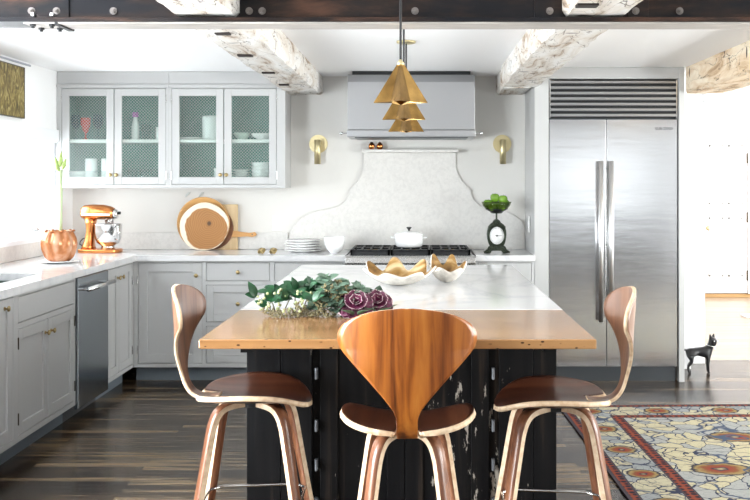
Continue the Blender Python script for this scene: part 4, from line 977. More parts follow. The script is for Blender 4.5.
def make_stool(backmat, label):
    r = thing('bar_stool', label, 'stool', (0, 0, 0), 'moulded plywood counter stools')
    XO = [(-0.186, 0.050), (-0.184, 0.085), (-0.177, 0.115), (-0.163, 0.145), (-0.138, 0.172), (-0.10, 0.195), (-0.05, 0.212), (0.0, 0.218), (0.06, 0.213), (0.11, 0.197), (0.15, 0.170), (0.18, 0.135), (0.20, 0.095), (0.212, 0.05), (0.216, 0.004)]
    XI = [(-0.186, 0.042), (-0.176, 0.037), (-0.13, 0.034)]
    ys = [-0.186, -0.184, -0.180, -0.174, -0.165, -0.155, -0.143, -0.13]; y = -0.11
    while y < 0.17: ys.append(y); y += 0.02
    ys += [0.18, 0.19, 0.20, 0.207, 0.212, 0.216]
    m = MB(); NC = 10
    for s in (-1, 1):
        vs = []; fs = []
        for j, yy in enumerate(ys):
            xi = interp(XI, yy) if yy < -0.1299 else 0.035; xo = interp(XO, yy)
            if yy > 0.2: xi = min(xi, xo * 0.8)
            for i in range(NC + 1):
                x = xi + (xo - xi) * i / NC; vs.append((s * x, yy, seat_z(x, yy)))
        for j in range(len(ys) - 1):
            for i in range(NC):
                a = j * (NC + 1) + i; q = (a, a + 1, a + NC + 2, a + NC + 1)
                fs.append(q if s > 0 else q[::-1])
        m.add(vs, fs, True)
    # strip between the halves, in front of the slots
    vs = []; fs = []; k = 0
    ys2 = [yy for yy in ys if yy >= -0.1301]
    for yy in ys2:
        xo = interp(XO, yy); w = 0.035 if yy <= 0.2 else min(0.035, xo * 0.8)
        for i in range(5): x = -w + 2 * w * i / 4; vs.append((x, yy, seat_z(abs(x), yy)))
    for j in range(len(ys2) - 1):
        for i in range(4): a = j * 5 + i; fs.append((a, a + 1, a + 6, a + 5))
    m.add(vs, fs, True)
    m.build('seat', [M['walnut'], M['ply']], r, merge=True, solid=(0.018, -1, 1))
    # backrest: profile (y,z) from the seat slot back and up
    prof = [(-0.118, 0.6262), (-0.155, 0.621), (-0.190, 0.624), (-0.218, 0.638), (-0.238, 0.664), (-0.251, 0.70), (-0.260, 0.76), (-0.267, 0.82), (-0.273, 0.88), (-0.278, 0.94), (-0.281, 0.985), (-0.282, 1.01), (-0.282, 1.031)]
    W = [(0.60, 0.033), (0.64, 0.033), (0.68, 0.033), (0.70, 0.035), (0.72, 0.043), (0.757, 0.071), (0.81, 0.118), (0.858, 0.165), (0.890, 0.196), (0.907, 0.208), (0.925, 0.2145), (0.944, 0.216), (0.963, 0.210), (0.98, 0.196), (0.995, 0.175), (1.008, 0.147), (1.018, 0.115), (1.025, 0.080), (1.029, 0.045), (1.031, 0.006)]
    pts = catmull([(0, a, b_) for a, b_ in prof], 8)
    top = [p for p in pts if p.z <= 1.005]; topy = -0.282
    top += [Vector((0, topy, z_)) for z_ in (1.008, 1.014, 1.019, 1.023, 1.0265, 1.029, 1.0305, 1.031)]
    m = MB(); NU = 21; vs = []; fs = []
    for j, p in enumerate(top):
        w = 0.975 * interp(W, p.z) if p.z > 0.63 or p.y < -0.18 else 0.033
        for i in range(NU):
            x = w * (2 * i / (NU - 1) - 1); k = max(0, min(1, (p.z - 0.70) / 0.2))
            vs.append((x, p.y + 1.35 * x * x * k, p.z))
    for j in range(len(top) - 1):
        for i in range(NU - 1): a = j * NU + i; fs.append((a, a + NU, a + NU + 1, a + 1))
    m.add(vs, fs, True)
    m.build('backrest', [backmat, M['ply']], r, merge=True, solid=(0.013, 0, 1))
    # four bent plywood legs
    for sx in (-1, 1):
        for sy in (-1, 1):
            rs_ = 1.0 if sy < 0 else 1.10; d_ = Vector((sx * (0.76 if sy < 0 else 0.93), sy * 1.0, 0)).normalized(); t_ = Vector((-d_.y, d_.x, 0))
            path = [(0.02, 0.600), (0.07, 0.600), (0.105, 0.597), (0.130, 0.588), (0.148, 0.570), (0.160, 0.545), (0.172, 0.50), (0.212, 0.30), (0.25, 0.12), (0.274, 0.0)]
            cp = catmull([(0.02 + (a - 0.02) * rs_, 0, b_) for a, b_ in path], 4)
            vs = []; fs = []; K = len(cp); rim = []
            for i, p in enumerate(cp):
                tg = (cp[min(i + 1, K - 1)] - cp[max(i - 1, 0)]).normalized(); nr = Vector((-tg.z, 0, tg.x))
                frac = i / (K - 1); wd = 0.0225 if frac < 0.3 else 0.0225 - 0.005 * (frac - 0.3) / 0.7; th = 0.0095 if frac < 0.9 else 0.0085
                for (a, b_) in ((-1, -1), (1, -1), (1, 1), (-1, 1)):
                    q = p + nr * (th * b_); zz_ = max(0.0, q.z); vs.append(tuple(d_ * q.x + t_ * (wd * a) + Vector((0, 0, zz_))))
            m = MB()
            for i in range(K - 1):
                for k in range(4):
                    m.mi = 1 if k in (1, 3) else 0
                    b0 = i * 4; m.add([vs[b0 + k], vs[b0 + (k + 1) % 4], vs[b0 + 4 + (k + 1) % 4], vs[b0 + 4 + k]], [(0, 1, 2, 3)], k in (0, 2))
            m.mi = 1; m.add(vs[:4], [(0, 1, 2, 3)], False); m.add(vs[-4:], [(0, 1, 2, 3)], False)
            m.build('leg', [M['legwood'], M['ply']], r, merge=True)
    m = MB(); m.cyl((0, 0, 0.5885), (0, 0, 0.611), 0.05, 24); m.build('seat_mount', M['blackiron'], r)
    # chrome foot rail
    zf = 0.245; rr = 0.212 + 0.012; cs = [(sx * (0.605 * rr if sy < 0 else 0.681 * rr * 1.10), sy * (0.796 * rr if sy < 0 else 0.732 * rr * 1.10)) for sx, sy in ((-1, -1), (1, -1), (1, 1), (-1, 1))]
    pts = []
    for i in range(4):
        a = Vector((*cs[i], zf)); b_ = Vector((*cs[(i + 1) % 4], zf))
        for k in range(1, 8): 
            q = a.lerp(b_, k / 8); pts.append(q)
    m = MB(); m.tube(pts, 0.0055, 8, closed=True); m.build('foot_rail', M['chrome'], r)
    return r
st1 = make_stool(M['walnutz'], 'moulded walnut counter stool in the centre, its orange wood back facing the viewer')
st1.location = (-0.030, 3.152, 0)
st2 = make_stool(M['walnutb'], 'moulded walnut counter stool on the left side of the island, seen in profile')
st2.location = (-0.605, 3.54, 0); st2.rotation_euler = (0, 0, -PI / 2 + 0.02)
st3 = copy_tree(st2); st3['label'] = 'moulded walnut counter stool right of the island, in front of refrigerator and rug'
st3.location = (0.495, 3.47, 0); st3.rotation_euler = (0, 0, PI / 2 - 0.03)

# ------------------------------------------------------------------ pendants
def pendant(Y, label, top, zb):
    x = -0.0625; h = 0.144
    r = thing('pendant_lamp', label, 'lamp', (x, Y, top), 'faceted brass pendants')
    R1 = 0.101; m = MB(); vs = []; n = 8
    for ring, (z_, k) in enumerate(((zb + h, 0.13), (zb, 1.0))):
        for i in range(n):
            a = -PI / 2 + i * PI / 4; q = (R1 if i % 2 == 0 else R1 * 0.5) * k
            vs.append((x + q * math.cos(a), Y + q * math.sin(a), z_ + (0.0 if i % 2 == 0 or ring == 0 else 0.003)))
    m.add(vs, [(i, (i + 1) % n, n + (i + 1) % n, n + i) for i in range(n)], False)
    m.add(vs[:n], [tuple(range(n))], False)
    o = m.build('lamp_shade', M['brassd'], r, merge=True, solid=(0.0025, -1)); 
    MB().lathe([(0.012, 0), (0.014, 0.006), (0.009, 0.016), (0.006, 0.022)], (x, Y, zb + h), 16).build('socket_cap', M['brassp'], r)
    MB().cyl((x, Y, zb + h + 0.02), (x, Y, top - 0.012), 0.0048, 10).build('stem', M['cord'], r)
    MB().lathe([(0.055, 0), (0.055, -0.010), (0.045, -0.014), (0.001, -0.014)], (x, Y, top - 0.0005), 32).build('ceiling_canopy', M['brassp'], r)
    MB().ball((x, Y, zb + 0.055), 0.022).build('bulb', M['white'], r)
pendant(3.66, 'brass pendant lamp nearest the viewer, its rod crossing in front of the steel girder', ZC, 1.711)
pendant(4.56, 'middle one of three faceted brass pendant lamps over the island', ZC, 1.705)
pendant(5.52, 'brass pendant lamp farthest from the viewer, lowest in the view', ZC, 1.698)

# ------------------------------------------------------------------ left counter objects
# painting
r = thing('painting', 'gold and olive reed painting high on the left wall above the window', 'painting', (XL, 6.1, 1.84))
MB().box(XL + 0.001, 5.72, 1.838, XL + 0.022, 6.40, 2.168).build('canvas', M['painting'], r, bevel=0.002)
m = MB(); m.box(XL + 0.001, 5.714, 1.832, XL + 0.024, 6.406, 1.8375); m.box(XL + 0.001, 5.714, 2.1685, XL + 0.024, 6.406, 2.173); m.box(XL + 0.001, 5.714, 1.8375, XL + 0.024, 5.7195, 2.1685); m.box(XL + 0.001, 6.4005, 1.8375, XL + 0.024, 6.406, 2.1685)
m.build('frame', M['bronze'], r)
# pumpkin vase on a plate
vx, vy = X(59.5, 6.12), 6.12
tag(MB().lathe([(0.001, 0), (0.07, 0), (0.08, 0.004), (0.122, 0.012), (0.122, 0.016), (0.078, 0.009), (0.001, 0.009)], (vx, vy, CT), 48).build('plate', M['white'], base=(vx, vy, CT)), 'thin white plate under the pumpkin-shaped vase', 'plate')
vz = CT + 0.010
lobe = lambda a, z: 1.0 - 0.10 * (1 - abs(math.cos(a * 4.5))) ** 1.0
MBv = MB().lathe([(0.045, 0), (0.068, 0.004), (0.092, 0.03), (0.109, 0.075), (0.114, 0.115), (0.107, 0.150), (0.093, 0.178), (0.086, 0.192), (0.080, 0.197), (0.074, 0.192), (0.07, 0.17), (0.05, 0.05), (0.001, 0.02)], (vx, vy, vz), 90, fn=lobe)
r = thing('vase', 'copper-orange pumpkin-shaped ribbed vase by the window', 'vase', (vx, vy, vz))
MBv.build('vase_body', M['pumpkin'], r)
m = MB()
for i in range(9):
    a = 2 * PI * (i + 0.5) / 9; m.ball((vx + 0.083 * math.cos(a), vy + 0.083 * math.sin(a), vz + 0.194), 0.013, 8, 6, (1, 1, 0.6))
m.build('rim_scallop', M['pumpkin'], r)
r = thing('amaryllis', 'tall pale green amaryllis stem with closed buds standing in the pumpkin vase', 'flower', (vx, vy, vz + 0.03))
sx_, sy_ = vx + 0.007, vy
MB().tube([(vx + 0.006, vy, vz + 0.03), (sx_, sy_, 1.20), (sx_ + 0.002, sy_, 1.49)], 0.0115, 12).build('stem', M['stem'], r)
for (dx, dz, tl, ln) in ((-0.012, 0.0, -0.25, 0.085), (0.014, 0.005, 0.3, 0.075), (0.0, 0.02, 0.05, 0.10), (-0.004, -0.005, -0.7, 0.05)):
    m = MB(); k = MB(); pts = [(sx_ + dx + math.sin(tl) * ln * t, sy_ - 0.006 + 0.004 * t, 1.485 + dz + math.cos(tl) * ln * t) for t in [i / 8 for i in range(9)]]
    m.tube(pts, 0.01, 10, rs=[0.004, 0.009, 0.013, 0.0145, 0.014, 0.012, 0.009, 0.006, 0.002]); m.build('bud', M['bud'], r)
# sprig of leaves in vase mouth
m = MB()
def leaf(mb, p, d, up, L_, W_, bend=0.25, seg=6):
    p = Vector(p); d = Vector(d).normalized(); up = Vector(up); s = d.cross(up)
    if s.length < 1e-4: s = d.orthogonal()
    s.normalize(); n = s.cross(d).normalized(); vs = []
    for i in range(seg + 1):
        t = i / seg; w = W_ * math.sin(PI * min(1, 0.04 + t * 0.96)) ** 0.8 * (1 - 0.25 * t); c = p + d * (L_ * t) - n * (bend * L_ * t * t)
        vs += [c - s * w + n * (0.18 * w), c, c + s * w + n * (0.18 * w)]
    fs = []
    for i in range(seg):
        for k in (0, 1): a = i * 3 + k; fs.append((a, a + 1, a + 4, a + 3))
    mb.add(vs, fs, True)
# stand mixer
ox, oy = X(101, 7.02), 7.02
r = thing('stand_mixer', 'copper stand mixer with polished steel bowl on the corner counter', 'mixer', (ox, oy, CT))
m = MB()   # base plate
pl = [(-0.145, -0.08), (-0.10, -0.105), (0.06, -0.105), (0.12, -0.09), (0.145, -0.05), (0.15, 0), (0.145, 0.05), (0.12, 0.09), (0.06, 0.105), (-0.10, 0.105), (-0.145, 0.08)]
m.prism([(ox + a, oy + b_ * 0.95) for a, b_ in pl], CT, CT + 0.028, 'z'); m.build('base', M['copper'], r, bevel=0.008, segs=3)
def loft(mb, secs, n=24):
    vs = []; 
    for (c, ra, rb, ax) in secs:
        for j in range(n):
            a = 2 * PI * j / n
            ca, sa = math.cos(a), math.sin(a); e = 0.8
            u = math.copysign(abs(ca) ** e, ca) * ra; v = math.copysign(abs(sa) ** e, sa) * rb
            vs.append((c[0] + u, c[1] + v, c[2]) if ax == 'z' else (c[0], c[1] + u, c[2] + v))
    fs = [(i * n + j, i * n + (j + 1) % n, (i + 1) * n + (j + 1) % n, (i + 1) * n + j) for i in range(len(secs) - 1) for j in range(n)]
    fs += [list(range(n))[::-1], [(len(secs) - 1) * n + j for j in range(n)]]
    mb.add(vs, fs, True)
m = MB(); loft(m, [((ox - 0.092, oy, CT + 0.02), 0.052, 0.075, 'z'), ((ox - 0.090, oy, CT + 0.05), 0.042, 0.062, 'z'), ((ox - 0.082, oy, CT + 0.10), 0.032, 0.050, 'z'), ((ox - 0.076, oy, CT + 0.16), 0.028, 0.046, 'z'), ((ox - 0.074, oy, CT + 0.215), 0.034, 0.050, 'z'), ((ox - 0.072, oy, CT + 0.25), 0.042, 0.055, 'z')]); m.build('column', M['copper'], r)
m = MB(); zc = CT + 0.293
loft(m, [((ox - 0.142, oy, zc - 0.006), 0.022, 0.022, 'x'), ((ox - 0.136, oy, zc - 0.002), 0.044, 0.040, 'x'), ((ox - 0.115, oy, zc + 0.002), 0.056, 0.052, 'x'), ((ox - 0.06, oy, zc + 0.003), 0.062, 0.056, 'x'), ((ox + 0.02, oy, zc + 0.002), 0.062, 0.054, 'x'), ((ox + 0.07, oy, zc - 0.003), 0.058, 0.048, 'x'), ((ox + 0.095, oy, zc - 0.007), 0.046, 0.040, 'x')]); m.build('motor_head', M['copper'], r)
m = MB(); loft(m, [((ox + 0.094, oy, zc - 0.010), 0.044, 0.036, 'x'), ((ox + 0.118, oy, zc - 0.012), 0.038, 0.032, 'x'), ((ox + 0.126, oy, zc - 0.012), 0.022, 0.020, 'x')]); m.build('hub', M['chrome'], r)
m = MB(); m.cyl((ox + 0.126, oy, zc - 0.005), (ox + 0.143, oy, zc - 0.005), 0.011, 12); m.build('hub_knob', M['blackiron'], r)
m = MB(); m.box(ox - 0.12, oy - 0.0645, zc - 0.022, ox + 0.085, oy - 0.060, zc - 0.006); m.build('trim_band', M['chrome'], r, bevel=0.002)
m = MB(); m.cyl((ox + 0.062, oy, zc - 0.045), (ox + 0.062, oy, zc - 0.085), 0.038, 24, 0.026); m.cyl((ox + 0.062, oy, zc - 0.085), (ox + 0.062, oy, zc - 0.15), 0.008, 10); m.build('beater_shaft', M['chrome'], r)
m = MB(); m.lathe([(0.001, 0.024), (0.048, 0.024), (0.050, 0.034), (0.045, 0.045), (0.078, 0.066), (0.094, 0.10), (0.099, 0.15), (0.099, 0.198), (0.102, 0.203), (0.096, 0.203), (0.094, 0.15), (0.088, 0.10), (0.07, 0.07), (0.001, 0.05)], (ox + 0.052, oy, CT + 0.005), 40); bo = m.build('mixing_bowl', M['chrome'], r)
m = MB(); hx = ox + 0.052 + 0.098 * 0.75; hy = oy - 0.098 * 0.66
m.tube([(hx - 0.002, hy + 0.002, CT + 0.19), (hx + 0.026, hy - 0.018, CT + 0.19), (hx + 0.032, hy - 0.024, CT + 0.15), (hx + 0.026, hy - 0.018, CT + 0.10), (hx - 0.003, hy + 0.004, CT + 0.10)], 0.0065, 10); m.build('bowl_handle', M['chrome'], bo)
m = MB(); m.tube([(ox - 0.120, oy - 0.03, CT + 0.05), (ox - 0.148, oy - 0.02, CT + 0.06), (ox - 0.152, oy, CT + 0.08), (ox - 0.138, oy + 0.02, CT + 0.10), (ox - 0.11, oy + 0.03, CT + 0.10)], 0.004, 8); m.build('power_cord', M['cord'], r)

# cutting boards leaning on the back wall.  Leaning transform about their foot
def lean(o, deg): o.rotation_euler[0] = -math.radians(deg)
yb0 = YB - 0.03
# rectangular pale board (back)
S7 = F / 7.28
def bX(px): return (px - 417) / S7
m = MB(); m.box(bX(207), yb0 - 0.022, CT, bX(237), yb0 - 0.004, CT + 0.345)
o = m.build('cutting_board', M['board2'], bevel=0.004, base=(bX(222), yb0 - 0.004, CT)); lean(o, 0); tag(o, 'pale rectangular cutting board at the very back of the group', 'cutting board', 'cutting boards against the back wall')
# dark round paddle with amber handle (second)
r = thing('cutting_board', 'dark round paddle board with an amber handle pointing right', 'cutting board', (bX(212), yb0 - 0.03, CT), 'cutting boards against the back wall')
cx, cz = bX(211.5), CT + 0.165
m = MB(); m.cyl((cx, yb0 - 0.042, cz), (cx, yb0 - 0.026, cz), 0.163, 56); m.build('paddle', M['board3'], r, bevel=0.003)
m = MB(); zc = Z(234.5, 7.28)
hp = [(cx + 0.14, zc - 0.022), (cx + 0.20, zc - 0.020), (bX(240), zc - 0.019), (bX(247), zc - 0.016), (bX(252), zc - 0.020), (bX(255.5), zc - 0.012), (bX(256.5), zc + 0.002), (bX(254.5), zc + 0.018), (bX(249), zc + 0.012), (bX(240), zc + 0.020), (cx + 0.20, zc + 0.024), (cx + 0.14, zc + 0.030)]
m.prism(hp, yb0 - 0.041, yb0 - 0.027, 'y'); m.build('handle', M['boardh'], r, bevel=0.003)
m = MB(); m.cyl((bX(252), yb0 - 0.0415, zc), (bX(252), yb0 - 0.040, zc), 0.005, 10); m.build('hanging_hole', M['gap'], r)
# large round amber board (third)
cx, cz = bX(203.8), CT + 0.202
m = MB(); m.lathe([(0.001, -0.010), (0.192, -0.010), (0.200, -0.004), (0.200, 0.006), (0.194, 0.010), (0.185, 0.004), (0.001, 0.004)], (cx, yb0 - 0.062, cz), 64, axis='y'); o = m.build('cutting_board', M['board1'], base=(cx, yb0 - 0.06, CT)); tag(o, 'large round honey-coloured board half hidden behind the wood slice', 'cutting board', 'cutting boards against the back wall')
# wood slice (front)
cx, cz = bX(205.6) , CT + 0.180
m = MB(); n = 64; pts = []
for i in range(n):
    a = 2 * PI * i / n; rr = 0.182 * (1 + 0.018 * math.sin(2 * a + 0.5) + 0.012 * math.sin(5 * a)); pts.append((cx + rr * math.cos(a), cz + rr * math.sin(a)))
zmin = min(p[1] for p in pts); pts = [(p[0], p[1] - zmin + CT + 0.0005) for p in pts]
m.prism(pts, yb0 - 0.105, yb0 - 0.080, 'y'); o = m.build('cutting_board', M['slice'], bevel=0.003, base=(cx, yb0 - 0.092, CT)); tag(o, 'round tree-slice board with growth rings and pale bark edge, frontmost of the group', 'cutting board', 'cutting boards against the back wall')
# leaf hooks on the wall
for px, lb in ((188, 'small pale leaf-shaped hook on the back wall above the boards, left one'), (201.5, 'small pale leaf-shaped hook on the back wall above the boards, right one')):
    m = MB(); x = X(px, YB); z = Z(195, YB)
    m.prism([(x - 0.022, z - 0.02), (x - 0.010, z - 0.012), (x + 0.012, z + 0.006), (x + 0.022, z + 0.024), (x + 0.002, z + 0.020), (x - 0.014, z + 0.004)], YB - 0.012, YB - 0.001, 'y'); tag(m.build('wall_hook', M['blade'], bevel=0.003), lb, 'hook', 'leaf-shaped wall hooks')

# ------------------------------------------------------------------ scale with apples
sx, sy = X(496.5, 6.96), 6.96; S6 = F / sy
def q(px, py): return (X(px, sy), Z(py, sy))
r = thing('kitchen_scale', 'ornate dark iron vintage scale with round white dial on the counter left of the refrigerator', 'scale', (sx, sy, CT))
m = MB()
half = [(0.082, 0.0), (0.085, 0.012), (0.070, 0.022), (0.055, 0.03), (0.048, 0.05), (0.060, 0.075), (0.066, 0.10), (0.070, 0.135), (0.068, 0.165), (0.058, 0.195), (0.045, 0.212), (0.030, 0.222), (0.022, 0.236), (0.010, 0.245)]
cut = [(0.030, 0.0), (0.024, 0.016)]
poly = [(sx + a, CT + b_) for a, b_ in half] + [(sx - a, CT + b_) for a, b_ in half[::-1]] + [(sx - a, CT + b_) for a, b_ in [(0.045, 0.0), (0.035, 0.018)]] + [(sx + a, CT + b_) for a, b_ in [(0.035, 0.018), (0.045, 0.0)]]
m.prism(poly, sy - 0.03, sy + 0.03, 'y'); m.build('housing', M['scaleg'], r, bevel=0.006, segs=3)
m = MB()
for s in (-1, 1):
    m.tube([(sx + s * 0.03, sy - 0.034, CT + 0.052), (sx + s * 0.056, sy - 0.036, CT + 0.045), (sx + s * 0.066, sy - 0.036, CT + 0.025), (sx + s * 0.082, sy - 0.034, CT + 0.014), (sx + s * 0.094, sy - 0.034, CT + 0.008)], 0.0075, 8)
    m.tube([(sx + s * 0.02, sy - 0.034, CT + 0.214), (sx + s * 0.04, sy - 0.036, CT + 0.208), (sx + s * 0.058, sy - 0.036, CT + 0.188), (sx + s * 0.050, sy - 0.036, CT + 0.178)], 0.007, 8)
m.ball((sx, sy - 0.03, CT + 0.228), 0.014); m.build('scrollwork', M['scaleg'], r)
zc = CT + 0.128
m = MB(); m.lathe([(0.060, 0.03), (0.062, 0.038), (0.055, 0.042), (0.052, 0.036)], (sx, sy, zc), 36, axis='y', sy=1.22); m.build('bezel', M['scaleg'], r)
m = MB(); m.lathe([(0.053, 0.030), (0.053, 0.036), (0.001, 0.0362)], (sx, sy, zc), 36, axis='y', sy=1.22); dl = m.build('dial', M['white'], r)
m = MB()
for i in range(24):
    a = 2 * PI * i / 24; k = 0.86 if i % 6 else 0.78
    p0 = (sx + 0.048 * math.cos(a), sy - 0.0368, zc + 0.0585 * math.sin(a)); p1 = (sx + 0.048 * k * math.cos(a), sy - 0.0368, zc + 0.0585 * k * math.sin(a)); m.cyl(p0, p1, 0.0006, 4)
m.build('dial_marks', M['gap'], dl)
m = MB(); m.cyl((sx - 0.012, sy - 0.039, zc), (sx + 0.034, sy - 0.039, zc), 0.0018, 6); m.cyl((sx, sy - 0.036, zc), (sx, sy - 0.042, zc), 0.007, 12); m.build('pointer', M['gap'], dl)
zt = CT + 0.245; bz = Z(212.5, sy)
m = MB(); m.cyl((sx, sy, zt - 0.004), (sx, sy, bz + 0.004), 0.007, 10); m.cyl((sx, sy, bz - 0.006), (sx, sy, bz + 0.003), 0.035, 20, 0.05); m.build('post', M['scaleg'], r)
R_ = 0.108; zr = Z(203, sy) + 0.014
bm_ = [(0.001, 0.0), (0.045, 0.003), (0.078, 0.020), (0.098, 0.045), (0.110, 0.075), (0.107, 0.075), (0.095, 0.047), (0.075, 0.024), (0.043, 0.008), (0.001, 0.006)]
MB().lathe([p for p in bm_], (sx, sy, bz + 0.003), 40).build('weighing_bowl', mat_glass('smoky_bowl_glass', (0.62, 0.64, 0.46), 0.05), r)
MB().lathe([(0.001, 0.0), (0.046, 0.0028), (0.081, 0.0215), (0.0825, 0.0235), (0.044, 0.0075), (0.001, 0.006)], (sx, sy, bz + 0.0025), 40).build('bowl_base', M['blackiron'], r)
apple_p = [(0.001, 0.004), (0.012, 0.0), (0.022, 0.004), (0.031, 0.018), (0.034, 0.034), (0.030, 0.050), (0.018, 0.060), (0.008, 0.059), (0.001, 0.052)]
ab = bz + 0.014
aps = [(-0.030, -0.042, 0.000, 'front left'), (0.032, -0.040, 0.000, 'front right'), (-0.062, 0.012, 0.018, 'far left'), (0.062, 0.012, 0.018, 'far right'), (0.0, 0.042, 0.004, 'back'), (-0.012, -0.004, 0.062, 'topmost, left of centre'), (0.046, -0.008, 0.050, 'upper right')]
for (dx, dy, dz, lb) in aps:
    x, y, z = sx + dx, sy + dy, ab + dz
    a = thing('apple', 'green apple in the scale bowl, ' + lb + ' one', 'apple', (x, y, z), 'green apples in the scale bowl')
    MB().lathe(apple_p, (x, y, z), 20).build('apple_flesh', M['apple'], a)
    MB().cyl((x, y, z + 0.052), (x + 0.003, y, z + 0.066), 0.0013, 6).build('stem', M['twig'], a)

# ------------------------------------------------------------------ shells on the island
def shell(cx, cy, a, b_, h, n, amp, label, rotz, tilt):
    def fn(u, v):
        th = 2 * PI * u; r_ = v ** 0.85
        far = 0.5 + 0.5 * math.sin(th)       # 1 on the far side
        wave = math.cos(n * th + 0.6)
        rr = r_ * (1 + 0.10 * wave * v ** 2)
        z = h * r_ ** 2.2 * (0.62 + 0.45 * far) + amp * wave * v ** 4 * (0.30 + 0.75 * far)
        return Vector((a * rr * math.cos(th), b_ * rr * math.sin(th), z))
    m = MB(); m.grid(fn, 120, 16, closed_u=True)
    zmin = min(p[2] for p in m.v)
    c, s = math.cos(rotz), math.sin(rotz)
    m.v = [(cx + p[0] * c - p[1] * s, cy + p[0] * s + p[1] * c, p[2] - zmin + IZ + 0.010) for p in m.v]
    # inner faces look up: normals up -> inside material slot 0, shell outside slot 1
    o = m.build('clam_shell', [M['shellin'], M['shellout']], merge=True, base=(cx, cy, IZ + 0.0015))
    me = o.data; up = sum(p.normal.z for p in me.polygons)
    if up < 0: me.flip_normals()
    md = o.modifiers.new('Solid', 'SOLIDIFY'); md.thickness = 0.008; md.offset = -1; md.material_offset = 1; md.material_offset_rim = 1
    return tag(o, label, 'shell', 'giant clam shells')
shell(X(399, 4.54), 4.54, 0.158, 0.110, 0.080, 7, 0.030, 'large ruffled clam shell with golden inside on the marble, the bigger left one', 0.0, 0)
shell(X(446.5, 4.68), 4.68, 0.088, 0.085, 0.092, 6, 0.028, 'ruffled clam shell with golden inside on the marble, the smaller right one', 0.3, 0)

# ------------------------------------------------------------------ greenery on the island
rnd = random.Random(11)
def gy(px, Y): return X(px, Y)
TZ = IZ + 0.0005
# bunch 1: broad dark leaves with pale berries
r = thing('leaf_bunch', 'bunch of broad dark green leaves with pale berries at the left end of the greenery', 'foliage', (-0.50, 3.52, TZ), 'cut greenery on the island')
m = MB(); st = MB(); be = MB(); sd = MB()
for i in range(30):
    x = -0.555 + i * 0.0088 + rnd.uniform(-0.01, 0.01); y = 3.50 + rnd.uniform(-0.03, 0.07); z = TZ + 0.015
    tp = Vector((x + rnd.uniform(-0.05, 0.05), y + rnd.uniform(-0.03, 0.03), z + rnd.uniform(0.04, 0.085)))
    if i % 4 == 0: st.tube([(x, y, z - 0.008), tuple((Vector((x, y, z)) + tp) / 2 + Vector((0, 0, 0.01))), tuple(tp)], 0.0022, 6)
    for k in range(3):
        d_ = Vector((rnd.uniform(-1, 0.7), rnd.uniform(-0.5, 0.4), rnd.uniform(0.05, 0.7))); leaf(m, tp, d_, (0, -0.7, 0.8), rnd.uniform(0.040, 0.060), rnd.uniform(0.013, 0.019), rnd.uniform(0.1, 0.4))
for (px, py, dx, dz, ln) in ((270, 301, -1, 0.5, 0.085), (278, 292, -0.7, 0.7, 0.07), (283, 290, -0.6, 0.9, 0.075), (292, 288, 0.5, 0.8, 0.07), (300, 290, -0.4, 1, 0.07), (306, 294, 0.8, 0.6, 0.06), (312, 296, 0.3, 0.8, 0.06), (322, 296, 0.7, 0.4, 0.06)):
    leaf(m, (X(px, 3.5), 3.5, Z(py + 6, 3.5)), (dx, -0.15, dz), (0, -0.9, 0.5), ln * 0.72, 0.016, 0.2)
m.build('leaves', M['leaf'], r)
for i in range(60):
    x = -0.575 + rnd.random() * 0.20; y = 3.45 + rnd.uniform(-0.03, 0.07); z = TZ + rnd.uniform(0.022, 0.10)
    be.ball((x, y, z), rnd.uniform(0.0045, 0.0065), 7, 5)
be.build('berries', M['berry'], r)['kind'] = 'stuff'
st.build('stems', M['twig'], r)
# bunch 2: seeded eucalyptus
r = thing('eucalyptus_bunch', 'grey-green seeded eucalyptus bunch heaped in the middle of the greenery', 'foliage', (-0.30, 3.52, TZ), 'cut greenery on the island')
m = MB(); sd = MB(); st = MB()
for i in range(95):
    a = rnd.uniform(0, 2 * PI); rr = 0.10 * math.sqrt(rnd.random()); x = -0.295 + rr * math.cos(a) * 1.15; y = 3.53 + rr * math.sin(a) * 0.7; zt_ = TZ + 0.02 + rnd.uniform(0.0, 0.135) * (1 - (rr / 0.1) ** 2 * 0.55)
    for k in range(3):
        d_ = Vector((rnd.uniform(-1, 1), rnd.uniform(-1, 0.6), rnd.uniform(-0.1, 0.8))); leaf(m, (x, y, zt_), d_, (0, -0.5, 0.9), rnd.uniform(0.028, 0.048), rnd.uniform(0.011, 0.017), rnd.uniform(0.1, 0.5), 5)
m.build('leaves', M['euc'], r)
def cluster(mb, c, R_, n, rs=0.0036):
    for i in range(n):
        d_ = Vector((rnd.gauss(0, 1), rnd.gauss(0, 1), rnd.gauss(0, 1))).normalized() * R_ * rnd.uniform(0.5, 1)
        z = max(TZ + rs, c[2] + d_.z * 0.8); mb.ball((c[0] + d_.x, c[1] + d_.y, z), rs * rnd.uniform(0.7, 1.2), 6, 4)
for (px, py) in ((268, 311), (276, 314), (285, 313), (296, 315), (305, 312), (313, 315), (322, 313), (331, 315), (318, 299), (328, 288), (336, 296), (322, 306), (300, 306), (341, 305), (338, 284), (345, 290)):
    Y_ = 3.46 + rnd.uniform(0, 0.05); cluster(sd, (X(px, Y_), Y_, Z(py, Y_)), 0.024, 42)
sd.build('seed_clusters', M['seed'], r)['kind'] = 'stuff'
for i in range(8):
    x = -0.40 + i * 0.022; st.tube([(x - 0.04, 3.48 + rnd.uniform(0, 0.08), TZ + 0.004), (x + rnd.uniform(-0.02, 0.02), 3.53, TZ + 0.02), (x + 0.05, 3.54, TZ + 0.05)], 0.002, 6)
st.build('stems', M['twig'], r)
